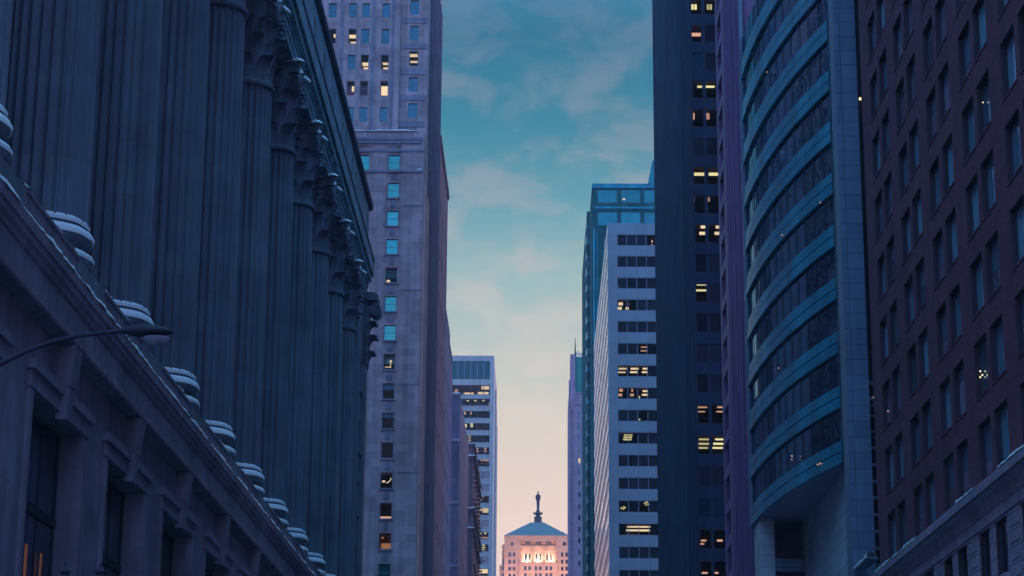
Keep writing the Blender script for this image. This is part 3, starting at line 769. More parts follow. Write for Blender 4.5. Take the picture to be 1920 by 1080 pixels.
def left_row():
    # pinkish brick block
    t = thing('pink_brick_block', 'narrow pinkish brick block rising just behind the mauve tower on the street', 'building', (-25, 308, 0))
    b = MB(); sd = Side(-15.0, 293.2, LEFTST)
    zs = [20+6.8*k for k in range(12)]; us = [5+7*k for k in range(4)]
    b.wall(sd, 0, 28.8, 0, 105.0, [(u-.7, u+.7, z, z+2.2) for u in us for z in zs], .25); b.box(-40, -15.5, 293.25, 321.9, 0, 104.9, skip='b')
    b.wall(Side(-15.0, 293.2, 0), -25, 0, 0, 105); b.wall(Side(-15.0, 322, 180), 0, 25, 0, 105)
    b.build('wall', M_PINKBRICK, t)
    c = MB(); c.prism([(-20, 105.0), (-14.9, 105.0), (-14.75, 105.4), (-14.75, 106.0), (-20, 106.0)], 293.1, 322.1); c.build('cornice', M_PINKBRICK, t)
    street_windows(t, sd, us, zs, 1.38, 2.18, .12)
    # violet block with stepped parapet
    t = thing('violet_stone_block', 'dark violet stone block with rounded stepped parapet between pink brick and flat roofed blocks', 'building', (-25, 335, 0))
    b = MB(); sd = Side(-15.0, 322.3, LEFTST); us = [4+6*k for k in range(4)]; zs = [18+5.2*k for k in range(12)]
    b.wall(sd, 0, 27, 0, 84, [(u-.7, u+.7, z, z+2.3) for u in us for z in zs], .25); b.box(-40, -15.5, 322.4, 349.2, 0, 83.9, skip='b'); b.wall(Side(-15.0, 349.3, 180), 0, 25, 0, 84)
    b.build('wall', M_VIOLET, t)
    c = MB(); 
    for y0, y1, z in ((322.4, 336, 88.3), (336, 349.2, 86.6)): c.prism([(-24, 84.0), (-14.95, 84.0), (-14.9, z-2.5), (-15.05, z-1.2), (-15.5, z-.3), (-16.2, z), (-24, z)], y0+.01, y1)
    c.build('parapet', M_VIOLET, t); street_windows(t, sd, us, zs, 1.38, 2.28, .12)
    # flat roofed block standing a little forward
    Y = 390
    t = thing('flat_roofed_block', 'dark mauve block with plain flat roof standing left of the brown building', 'building', (-25, Y+20, 0))
    l = atY(849, 740, Y).x; r = atY(863, 740, Y).x; z = atY(860, 741, Y).z
    b = MB(); b.wall(Side(0, Y, 0), -45, r, 0, z); sd = Side(r, Y, LEFTST); us = [4+6.5*k for k in range(7)]; zs = [14+5.4*k for k in range(13)]
    b.wall(sd, 0, 50, 0, z, [(u-.6, u+.6, q, q+2.4) for u in us for q in zs], .25); b.box(-45, r-.5, Y+.4, Y+50, 0, z-.05, skip='b'); b.build('wall', M_VIOLET, t)
    c = MB()
    for zz in (z-9, z-21, z-33): c.box(-45, r+.12, Y-.15, Y-.003, zz, zz+.5)
    c.box(-45, r+.1, Y-.1, Y+.3, z, z+.35); c.build('string_course', M_TRIM, t)
    s = MB(); snow_strip(s, -30, r, Y-.05, Y+.3, z+.35, .3, .7, 'x'); s.build('roof_snow', M_SNOW, t)
    street_windows(t, sd, us, zs, 1.18, 2.38, .12)
    # brown cornice building
    Y = 467.5
    t = thing('brown_corniced_building', 'reddish brown stone building with snow lined cornices in front of pale office tower', 'building', (-25, Y+30, 0))
    r = atY(888, 850, Y).x; z = atY(880, 836, Y).z
    b = MB(); b.wall(Side(0, Y, 0), -45, r, 0, z); sd = Side(r, Y, LEFTST); us = [4.5+6*k for k in range(9)]; zs = [z-6.5-5*k for k in range(11)]
    b.wall(sd, 0, 56, 0, z, [(u-.8, u+.8, q, q+2.8) for u in us for q in zs], .3); b.box(-45, r-.6, Y+.4, Y+56, 0, z-.05, skip='b'); b.build('wall', M_BROWN, t)
    for v in (855, 953, 990):
        q = atY(880, v, Y).z; c = MB()
        c.box(-45, r+.45, Y-.5, Y-.003, q-.55, q); c.box(r+.003, r+.45, Y-.5, Y+56, q-.55, q)
        c.box(-45, r+.25, Y-.25, Y-.003, q-1.1, q-.56); o = c.build('cornice', M_BROWN, t)
        s = MB(); snow_strip(s, -30, r+.4, Y-.5, Y, q, .35, .6, 'x'); s.build('cornice_snow', M_SNOW, o)
    c = MB(); c.box(-45, r+.3, Y-.3, Y+.5, z, z+.5); c.box(r-.5, r+.3, Y+.5, Y+56, z, z+.5); c.box(r-2.6, r-2.2, Y-.2, Y-.003, 20, atY(880, 1000, Y).z); c.box(r-.5, r+.0, Y-.2, Y-.003, 20, atY(880, 1000, Y).z); c.build('parapet', M_BROWN, t)
    for u in us:
        for q in zs:
            wo = window(t, sd, u, q, 1.58, 2.78, .2, 'plain', M_FRAME, M_GL)
            k = MB(); k.sbox(sd, u-1.0, u+1.0, -.55, -.003, q-.3, q-.05); local_inst('sill', k, M_BROWN, wo)
left_row()

# ------------------------------------------------------------------ pale concrete office tower (left, far)
def pale_tower():
    Y = 622.0
    t = thing('pale_office_tower', 'pale concrete office tower with long horizontal window bands and dark louvred top', 'building', (-25, Y+25, 0))
    zt = 151.0; r = atY(926, 700, Y).x; we = atY(918.5, 760, Y).x; L = -44.0
    vs = [722, 747.5, 770.7] + [770.7 + 22.72*k for k in range(1, 15)]
    bands = []
    for i, v in enumerate(vs):
        z1 = atY(900, v, Y).z; z0 = atY(900, v+(18 if i == 0 else 13.2), Y).z; bands.append((L+1, we, z0, z1))
    top = (L+1, we, atY(900, 711, Y).z, atY(900, 677, Y).z)
    b = MB(); sd = Side(0, Y, NORTH)
    b.wall(sd, L, r, 0, zt, bands+[top], .35); b.box(L, r, Y+12, Y+48, 0, zt-.1, skip='bn'); b.wall(Side(r, Y, LEFTST), 0, 12, 0, zt)
    b.face([(L, Y, zt), (r, Y, zt), (r, Y+12, zt), (L, Y+12, zt)])
    # stepped piers on the street front
    for (u, v, dy) in ((927.5, 690, 26), (929.5, 715, 34), (931.5, 740, 42)):
        q = atY(u, v, Y); b.box(r+.01, r+.25+.12*dy/26, Y+dy-4, Y+dy, 0, q.z-2)
    b.build('wall', M_CONC, t)
    pt = MB()
    pt.box(we+.05, r+.06, Y-.12, Y-.003, 0, zt); 
    for a, c, z0, z1 in bands: pt.box(L, we+.03, Y-.07, Y-.003, z0-.35, z0-.08)
    pt.build('pier', M_CONC, t)
    lit = {0: [((853, 859, 730, 738), M_ORG), ((869, 888, 736, 739), M_WARM), ((896, 916, 735, 739), M_WARM), ((903, 917, 724, 730), M_WARM)],
           1: [((875, 879, 750, 752), M_YEL), ((889, 894, 750, 752), M_YEL), ((904, 909, 750, 752), M_YEL), ((916, 918, 755, 757), M_ORG), ((916, 918, 759, 761), M_ORG)],
           2: [((870, 873, 772, 777), M_ORG), ((881, 884, 772, 777), M_ORG)], 3: [((869, 875, 795, 801), M_YEL), ((882, 887, 794, 796), M_YEL), ((882, 887, 798, 800), M_YEL)],
           4: [((878, 883, 817, 818.5), M_WARM), ((878, 883, 821, 822.5), M_WARM), ((878, 883, 825, 826.5), M_WARM)], 5: [((893, 897, 840, 842), M_ORG), ((893, 897, 845, 847), M_ORG), ((908, 912, 840, 842), M_ORG), ((908, 912, 845, 847), M_ORG)],
           6: [((901, 917, 862, 864), M_ORG), ((901, 917, 867, 869), M_DIM)], 9: [((899, 907, 930, 932), M_ORG), ((899, 905, 935, 937), M_ORG)], 10: [((900, 917, 952, 961), M_WARM)],
           12: [((901, 904, 998, 1001), M_YEL), ((908, 912, 998, 1001), M_YEL), ((902, 915, 1007, 1009), M_ORG)], 13: [((903, 909, 1021, 1023), M_YEL), ((903, 910, 1025, 1027), M_YEL), ((903, 909, 1029, 1031), M_YEL)], 15: [((897, 917, 1067, 1075), M_WARM)]}
    nb = 14; W = (we-(L+1))/nb
    for i, (a, c, z0, z1) in enumerate(bands+[top]):
        istop = i == len(bands)
        f = MB()
        for k in range(nb+1):
            x = a + W*k; f.box(max(a, x-.10), min(c, x+.10), Y+.14, Y+.3, z0, z1)
        o = f.build('window', M_FRAMEPALE if istop else M_FRAME, t)
        LT = lit.get(i)
        g = MB(); g.box(a, c, Y+.22, Y+.24, z0, z1); g.build('pane', M_CLR if LT else (M_GLF if istop else M_GL), o)
        if LT:
            rm = MB(); rm.box(a, c, Y+.36, Y+9, z0-.1, z1+.6, skip='n'); rm.build('room', M_ROOM, o)
            for mt in (M_ORG, M_WARM, M_YEL, M_DIM):
                q = MB()
                for (u0, u1, v0, v1), m2 in LT:
                    if m2 is mt:
                        p0 = atY(u0, v0, Y+1.2); p3 = atY(u1, v1, Y+1.2); q.box(p0.x, p3.x, Y+1.2, Y+1.5, p3.z, p0.z)
                if q.v: q.build('lamp', mt, o)
            o['label'] = 'window band with lights on inside'
pale_tower()

# ------------------------------------------------------------------ art deco tower closing the street
def art_deco_tower():
    Y = 900.0
    t = thing('art_deco_tower', 'floodlit pinkish limestone tower with pyramid roof at the end of street', 'building', (-.9, Y+15, 0))
    sd = Side(0, Y, NORTH); L, r = -14.95, 13.1
    b = MB()
    sw = []
    for (u0, u1) in ((953, 958.5), (961.5, 966.5), (1052, 1056.3), (1060, 1064.3)):
        for v0, v1 in ((1035.5, 1044), (1049, 1057), (1062.5, 1070), (1075.5, 1083)): sw.append(hole_of(u0, v0, u1, v1, Y))
    sw += [hole_of(957.5, 1016, 963, 1023, Y), hole_of(1055.5, 1016, 1061, 1023, Y)]
    cen = (-8.2, 7.6, 125.4, 135.0)
    b.wall(sd, L, r, 0, 136.9, sw+[cen], .5)
    b.wall(Side(r, Y, -90), -28, 0, 0, 136.9); b.wall(Side(L, Y, 90), 0, 28, 0, 136.9); b.box(L, r, Y+4, Y+28, 0, 136.8, skip='bnew')
    # recessed centre with paired tall slits, piers between them
    Yc_ = Y+1.6; sc = Side(0, Yc_, NORTH); sl = []
    for u0 in (984.5, 992, 1004.3, 1012, 1024, 1031.7):
        sl.append(hole_of(u0, 1038.5, u0+2.8, 1051.5, Yc_))
    at = [hole_of(u, 1013.5, u+10, 1019.5, Yc_) for u in (985, 1004.5, 1024)]
    b.wall(sc, cen[0], cen[1], cen[2], 136.9, sl+at, .5)
    b.face([(cen[0], Y, cen[3]), (cen[1], Y, cen[3]), (cen[1], Yc_, cen[3]), (cen[0], Yc_, cen[3])])
    for x in (cen[0], cen[1]): b.face([(x, Y+.5, cen[2]), (x, Yc_, cen[2]), (x, Yc_, cen[3]), (x, Y+.5, cen[3])])
    # lower centre block steps forward, side wings step out
    lo = []
    for u0 in (982.5, 990.5, 1002.5, 1010.5, 1022.5, 1030.5):
        for v0, v1 in ((1061.5, 1069.5), (1074.5, 1082.5), (1087, 1095)): lo.append(hole_of(u0, v0, u0+5, v1, Y-.8))
    b.wall(Side(0, Y-.8, 0), -8.6, 7.9, 0, 125.4, lo, .4); b.wall(Side(-8.6, Y-.8, -90), -.8, 0, 0, 125.4); b.wall(Side(7.9, Y-.8, 90), 0, .8, 0, 125.4)
    b.face([(-8.6, Y-.8, 125.4), (7.9, Y-.8, 125.4), (7.9, Yc_, 125.4), (-8.6, Yc_, 125.4)])
    wl = [hole_of(940.5, 1061.5, 945, 1069.5, Y+3), hole_of(940.5, 1074.5, 945, 1082.5, Y+3)]
    b.wall(Side(0, Y+3, 0), -17.1, L, 0, 124.9, wl, .4); b.wall(Side(0, Y+3, 0), r, 15.5, 0, 124.9); b.box(-17.1, L-.01, Y+3.6, Y+26, 0, 124.85, skip='b'); b.box(r+.01, 15.5, Y+3.6, Y+26, 0, 124.85, skip='b')
    b.box(-16.05, L-.01, Y+6, Y+22, 124.9, 134.3)
    b.build('wall', M_DECO, t)
    tr = MB()
    for x in (-8.2, -3.0, 2.1, 7.25):
        tr.box(x, x+.45, Y+.5, Yc_-.003, 125.45, 134.9)
    tr.box(cen[0]+.01, cen[1]-.01, Y+1.1, Yc_-.003, 132.6, 133.2)
    tr.box(L-.15, r+.15, Y-.25, Y+28.2, 136.92, 137.4); tr.box(-8.7, 8.0, Y-1.0, Y-.4, 125.41, 125.75)
    for x in (-9.3, 7.9): tr.box(x, x+.8, Y-.25, Y-.003, 126.5, 128.2)
    tr.build('trim', M_DECO, t)
    rf = MB(); z0, z1 = 137.41, 144.9
    base = [(L-.1, Y-.2), (r+.1, Y-.2), (r+.1, Y+28.1), (L-.1, Y+28.1)]; tp = [(-3.65, Y+11.3), (2.1, Y+11.3), (2.1, Y+16.7), (-3.65, Y+16.7)]
    for k in range(4):
        a, c = base[k], base[(k+1) % 4]; e, f = tp[k], tp[(k+1) % 4]; rf.face([(*a, z0), (*c, z0), (*f, z1), (*e, z1)])
    rf.face([(*p, z1) for p in tp])
    rf.box(10.2, 10.8, Y+1.2, Y+1.9, 138.4, 139.2); rf.build('roof', M_ROOF, t)
    for h in sw: window(t, sd, (h[0]+h[1])/2, h[2], h[1]-h[0], h[3]-h[2], .3, 'plain', M_FRAME, M_GL)
    for h in sl: window(t, sc, (h[0]+h[1])/2, h[2], h[1]-h[0], h[3]-h[2], .3, 'plain', M_FRAME, M_GL)
    for h in at: window(t, sc, (h[0]+h[1])/2, h[2], h[1]-h[0], h[3]-h[2], .3, 'split', M_FRAME, M_GL)
    sl_ = Side(0, Y-.8, 0)
    for i, h in enumerate(lo): window(t, sl_, (h[0]+h[1])/2, h[2], h[1]-h[0], h[3]-h[2], .3, 'plain', M_FRAME, M_ORG if i % 7 == 4 else M_GL)
    sl3 = Side(0, Y+3, 0)
    for h in wl: window(t, sl3, (h[0]+h[1])/2, h[2], h[1]-h[0], h[3]-h[2], .3, 'plain', M_FRAME, M_GL)
    # floodlights standing on the ledge and on the lower roofs
    def flood(x, y, z, tx, ty, tz, w, size, col=(1.0, .62, .38)):
        k = MB(); k.box(x-.25, x+.25, y-.2, y+.2, z-.35, z-.03); k.build('floodlight', M_BRONZE, t)
        la = bpy.data.lights.new('floodlight', 'AREA'); la.energy = w; la.size = size; la.color = col
        lo_ = bpy.data.objects.new('floodlight_lamp', la); COL.objects.link(lo_); lo_.location = (x, y, z)
        lo_.rotation_euler = (Vector((tx, ty, tz))-Vector((x, y, z))).to_track_quat('-Z', 'Y').to_euler()
    for x in (-5.35, -.25, 4.9): flood(x, Y+.2, 125.95, x, Yc_, 129.5, 1300, .5, (1.0, .72, .40))
    for x in (-22, 0, 20): flood(x, Y-22, 100.5, x*.35, Y, 124, 13500, 1.5, (1.0, .52, .30))
art_deco_tower()

def statue():
    Y = 914.0; x = -.44; sc_ = Y/900.0
    t = thing('rooftop_statue', 'dark slender robed statue on a drum pedestal on top of pyramid roof', 'statue', (x, Y, 144.92))
    def z(v): return atY(1009, v, Y).z
    k = sc_
    p = MB(); p.lathe(x, Y, [(1.7, 144.93), (1.7, z(969)), (1.0, z(968.6)), (.95, z(966)), (1.3, z(965.6)), (1.45, z(964)), (1.45, z(961.5)), (.9, z(961)), (.95, z(959)), (.6, z(956.5))], 16)
    for s in (-1, 1): p.lathe(x+s*1.75, Y, [(.1, z(965)), (.3, z(964.5)), (.32, z(962)), (.2, z(960)), (.05, z(959))], 8); p.box(min(x, x+s*1.75), max(x, x+s*1.75), Y-.12, Y+.12, z(963.8), z(962.8))
    p.build('pedestal', M_STATUE, t)
    f = MB()
    def folds(i, n): return 1 + .06*math.cos(i*2*math.pi/n*9)
    f.lathe(x, Y, [(.62, z(957)), (.58, z(955)), (.55, z(951)), (.62, z(946)), (.72, z(940)), (.80, z(935)), (.88, z(931)), (.92, z(928.6)), (.75, z(927.3)), (.3, z(926.6)), (.22, z(925.8))], 36, 0, folds, sx=1, sy=.7)
    f.lathe(x, Y-.05, [(.18, z(926.2)), (.3, z(925)), (.36, z(923.8)), (.32, z(922.6)), (.2, z(921.6)), (.04, z(921.2))], 14)
    f.tube([(x-.8, Y-.2, z(929)), (x-.95, Y-.35, z(934)), (x-.75, Y-.6, z(938))], [.26, .22, .16], 8)
    f.tube([(x+.8, Y-.2, z(929)), (x+.92, Y-.35, z(934)), (x+.72, Y-.6, z(937.5))], [.26, .22, .16], 8)
    f.tube([(x-.55, Y-.7, z(941)), (x-.5, Y-.7, z(934)), (x-.45, Y-.65, z(930))], [.1, .14, .24], 8)
    f.build('figure', M_STATUE, t)
statue()

# ------------------------------------------------------------------ right side, far to near
def slender_tower():
    Y = 700.0
    t = thing('slender_mauve_tower', 'slender mauve tower with green copper crown and thin antenna right of the street end', 'building', (20, Y+15, 0))
    a = atY(1066.5, 720, Y).x; r = 34.0; c = atY(1075, 760, Y).x; sd = Side(0, Y, NORTH)
    b = MB(); hs = []
    for v0 in [773+21.45*k for k in range(14)]:
        for u0 in (1084.5, 1092.5): hs.append(hole_of(u0, v0, u0+3.6, v0+9.5, Y))
    b.wall(sd, c, r, 0, atY(1080, 736, Y).z, hs, .3); b.wall(Side(c, Y, -90), -1.2, 0, 0, 157)
    b.wall(Side(0, Y+1.2, 0), a, c, 0, atY(1067, 711, Y).z); b.box(a, r, Y+1.6, Y+30, 0, 156.5, skip='b')
    z1 = atY(1069, 664, Y+2).z; a2 = atY(1069.5, 690, Y+2).x; c2 = atY(1078.5, 690, Y+2).x
    b.box(a2, c2, Y+2, Y+14, 150, z1)
    b.build('wall', M_PINKBRICK if False else M_DECO2, t)
    tr = MB()
    for v in (736, 757.5): q = atY(1085, v, Y).z; tr.box(c-.2, r, Y-.35, Y-.003, q-.3, q+.1)
    q = atY(1085, 1067, Y).z; tr.box(c-.3, r, Y-.9, Y-.003, q-5, q); tr.lathe(atY(1074.5, 730, Y).x, Y+.4, [(.3, 150), (.9, 152), (1.0, 155), (.9, 157.5), (.4, 159), (.1, 159.5)], 12)
    tr.build('trim', M_DECO2, t)
    rf = MB(); x0 = c2+.05; x1 = 24.0; zb = atY(1085, 735, Y+3).z; zt = atY(1085, 669, Y+3).z
    rf.box(x0, x1, Y+3, Y+20, zb, zt); rf.build('copper_crown', M_COPPER, t)
    cr = MB(); z = zt
    for k in range(11): cr.box(x0+k*1.05, x0+.5+k*1.05, Y+3, Y+3.4, z+.003, z+.9); 
    cr.box(x0, x1, Y+3, Y+3.4, z+.9, z+1.2)
    for k in range(5): cr.tube([(x0+.3+2*k, Y+3.2, z+1.2), (x0+.7+2*k, Y+3.2, z+1.9), (x0+1.3+2*k, Y+3.2, z+1.9), (x0+1.7+2*k, Y+3.2, z+1.2)], .13, 6)
    cr.build('railing', M_CONC, t)
    an = MB(); ax = atY(1078.5, 640, Y+3).x; an.tube([(ax, Y+3, z1-.5), (ax, Y+3, z1+3), (ax, Y+3, atY(1078, 633, Y+3).z)], [.28, .18, .06], 8); an.build('antenna', M_BRONZE, t)
    for i, h in enumerate(hs): window(t, sd, (h[0]+h[1])/2, h[2], h[1]-h[0], h[3]-h[2], .2, 'plain', M_FRAME, M_YEL if i in (8, 9, 11) else M_GLB)
M_DECO2 = stone('mauve_brick', (.36, .27, .36), (1.2, .5), joint=.8, var=.1, noise=.12, streak=.1)
slender_tower()

def teal_tower():
    Y = 475.0
    t = thing('teal_glass_tower', 'teal glass office tower with stepped boxy top behind the striped pale building', 'building', (30, Y+30, 0))
    sd = Side(0, Y, NORTH); a = 12.4; r = 48.0; zt = 158.0; rows = []
    Wd = 5.55
    for (z0, z1) in [(153.6, 156.9), (147.9, 151.3)]:
        for k in range(5): rows.append((13.75+k*Wd, 13.75+k*Wd+4.7, z0, z1))
    for j in range(9):
        for k in range(3): rows.append((15.2+k*2.6, 15.2+k*2.6+2.0, 142-j*4.2, 144.6-j*4.2))
    b = MB(); b.wall(sd, a, r, 60, zt, rows, .35); b.wall(Side(a, Y, -90), -8, 0, 60, zt); b.box(a, r, Y+8, Y+40, 0, zt-.05, skip='bnw'); b.wall(Side(a, Y, -90), -40, -8, 60, zt)
    b.face([(a, Y, zt), (r, Y, zt), (r, Y+40, zt), (a, Y+40, zt)])
    # angled corner fins and the forward flank block with saw-tooth bays
    b.box(11.75, 13.0, 500, 560, 0, 159.2)
    b.build('wall', M_TEALFRAME, t)
    tr = MB(); tr.box(a-.05, r, Y-.3, Y-.003, 157.2, 158.3); tr.box(a+.6, r, Y-.25, Y-.003, 152.0, 152.5); tr.tube([(a+.45, Y-.25, 147), (a+.45, Y-.25, 80)], .22, 8); tr.tube([(a+1.1, Y-.25, 146), (a+1.1, Y-.25, 80)], .16, 8)
    tr.build('trim', M_SPANDREL, t)
    sf = Side(0, 500, NORTH)
    for k in range(24):
        fl = MB(); z = 155.5-4.1*k; fl.box(11.8, 13.0, 499.6, 499.997, z-.55, z)
        fl.face([(11.74, 499.9, z-.6), (11.45, 503, z-.6), (11.45, 503, z+1.2), (11.74, 499.9, z+1.2)]); fl.face([(11.45, 503, z-.6), (11.74, 503.2, z-.6), (11.74, 503.2, z+1.2), (11.45, 503, z+1.2)])
        fl.build('flank_band', M_SPANDREL, t)
    for i in range(24):
        z = 151.6-4.1*i; window(t, sf, 12.4, z, 1.1, 3.0, -.12, 'split', M_TEAL2, M_GLB if i not in (14, 16) else M_GL)
    for i, h in enumerate(rows): window(t, sd, (h[0]+h[1])/2, h[2], h[1]-h[0], h[3]-h[2], .22, 'grid' if i < 10 else 'plain', M_TEAL2, M_GLI if i < 10 else M_GL)
    ann = MB(); ann.face([(25.7, Y+2, 158.05), (30, Y+2, 158.05), (30, Y+2, 166.5), (27.0, Y+2, 164.8)]); ann.face([(25.7, Y+2, 158.05), (27.0, Y+2, 164.8), (27.0, Y+12, 164.8), (25.7, Y+12, 158.05)])
    ann.face([(27, Y+2, 164.8), (30, Y+2, 166.5), (30, Y+12, 166.5), (27, Y+12, 164.8)]); ann.face([(30, Y+12, 158.05), (25.7, Y+12, 158.05), (27, Y+12, 164.8), (30, Y+12, 166.5)]); ann.box(27.6, 28.0, Y+1.6, Y+1.99, 158.05, 165.0); ann.build('penthouse', M_GLI, t)
    lm = MB(); p = atY(1170, 373, Y-.05); lm.box(p.x-.3, p.x+.3, Y+.13, Y+.16, p.z-.22, p.z+.22); lm.build('lamp', M_WARM, t)
M_TEAL2 = plain('teal_window_frame', (.03, .18, .21), .4)
teal_tower()

def striped_building():
    Y = 352.2
    t = thing('striped_pale_building', 'pale panelled office building with horizontal dark window rows and pinkish street side', 'building', (25, Y+45, 0))
    a = 11.95; r = 42; zt = 110.6; sd = Side(0, Y, NORTH); heads = [108.46-3.95*k for k in range(19)]
    W = 1.715; nW = 6; hs = []
    for z in heads:
        hs.append((13.58, 13.58+nW*W, z-2.0, z))
    b = MB(); b.wall(sd, a, r, 0, zt, hs, .22); b.box(a, r, Y+9, Y+91, 0, zt-.02, skip='bw'); b.face([(a, Y, zt), (r, Y, zt), (r, Y+91, zt), (a, Y+91, zt)])
    b.build('wall', M_METAL, t)
    st = Side(a, Y, RIGHTST); sw = MB(); hh = []
    for z in heads:
        for k in range(7): hh.append((-90.3+k*12.9, -90.3+k*12.9+12.3, z-1.75, z))
    sw.wall(st, -91, 0, 0, zt, hh, .04); 
    for z in heads: sw.sbox(st, -90.9, -.02, -.06, -.003, z+.35, z+1.75)
    sw.build('street_wall', M_WHITE, t)
    for h in hh: window(t, st, (h[0]+h[1])/2, h[2], h[1]-h[0], h[3]-h[2], -.02, 'grid', M_FRAMEPINK, M_GLW)
    L = {}
    def add(row, u0, u1, v0, v1, m): L.setdefault(row, []).append((u0, u1, v0, v1, m))
    add(0, 1221.5, 1224, 450, 454, M_WARM); add(0, 1221, 1224, 458, 460, M_ORG)
    for q in ((1160, 1168, 567, 572), (1158, 1166, 575.5, 580), (1173, 1179, 576, 580)): add(3, *q, M_WARM)
    add(3, 1175, 1182, 568, 572, M_DIM)
    for q in ((1202, 1213, 649.5, 651.5), (1201, 1213, 656.5, 658.5)): add(5, *q, M_ORG)
    for q in ((1160, 1175, 689.5, 692.5), (1159, 1173, 696.5, 699), (1182.5, 1197.5, 689.5, 692.5), (1181.5, 1196, 696, 699), (1205, 1220, 689.5, 692.5), (1203.5, 1218, 696, 699)): add(6, *q, M_WARM)
    for q in ((1161, 1168, 729, 734), (1159.5, 1166.5, 738, 742.5), (1184, 1187, 729, 734), (1181.5, 1188.5, 738, 742.5)): add(7, *q, M_ORG)
    for q in ((1205, 1220, 731.5, 734.5), (1203.5, 1218.5, 738.5, 741.5)): add(7, *q, M_WARM)
    add(7, 1198, 1200, 742, 748, M_YEL); add(8, 1198, 1200.5, 785, 787.5, M_YEL)
    for q in ((1170, 1186, 814.3, 816.8), (1169.3, 1185, 818.6, 821), (1168.5, 1184, 822.8, 825)): add(9, *q, M_YEL)
    for q in ((1164, 1166, 951, 954), (1167.5, 1170, 953, 955), (1171, 1173, 950, 953), (1168, 1170, 949, 951), (1208, 1210, 942, 945), (1211.5, 1214, 940, 943), (1214.5, 1216, 944, 947), (1210.5, 1212, 946, 948)): add(12, *q, M_YEL)
    add(13, 1175.5, 1220, 986.3, 989, M_WARM); add(13, 1174, 1219, 992.5, 996, M_WARM); add(13, 1172, 1200, 1001, 1002.3, M_DIM)
    for i, z in enumerate(heads):
        for k in range(nW):
            x0, x1 = 13.58+k*W+.01, 13.58+(k+1)*W-.01; own = []
            for q in L.get(i, []):
                m = atY((q[0]+q[1])/2, q[2], Y).x
                if q[1]-q[0] > 30 and k in (0, 1, 2, 3): own.append(q)
                elif q[1]-q[0] <= 30 and 13.58+k*W <= m < 13.58+(k+1)*W: own.append(q)
            litrow = any(q[1]-q[0] > 8 and (q[4] is M_WARM) for q in L.get(i, []))
            wo = window(t, sd, (x0+x1)/2, z-2.0, x1-x0, 2.0, .12, 'plain', M_FRAMEPALE, M_CLR if own else M_GLK)
            if own:
                room(wo, x0-.05, x1+.05, Y+.25, 8, z-2.0, z+.08, M_ROOMDK)
                for mt in (M_WARM, M_ORG, M_YEL, M_DIM):
                    rc = [list(q[:4]) for q in own if q[4] is mt]
                    if not rc: continue
                    g = MB()
                    for u0, u1, v0, v1 in rc:
                        p = atY(u0, v0, Y+.5); q2 = atY(u1, v1, Y+.5)
                        xa, xb = (p.x, q2.x) if u1-u0 > 1 else (p.x-.05, p.x+.05)
                        if u1-u0 > 30: xa, xb = max(xa, x0), min(xb, x1)
                        if xb > xa: g.box(xa, xb, Y+.5, Y+.75, q2.z, p.z)
                    if g.v: local_inst('lamp', g, mt, wo)
                wo['label'] = 'window with lights on'
M_FRAMEPINK = plain('pale_pink_window_frame', (.5, .4, .44), .4)
M_GLW = glass('pink_sky_glass', (.45, .34, .39), (1.0, .86, .88), .5, rough=.14)  # reflected pink sky put into the body colour
M_GLK = glass('black_glass', (.018, .018, .026), (.7, .8, 1.0), .03)
M_ROOMDK = plain('dim_office_interior', (.20, .13, .14), .8)
striped_building()

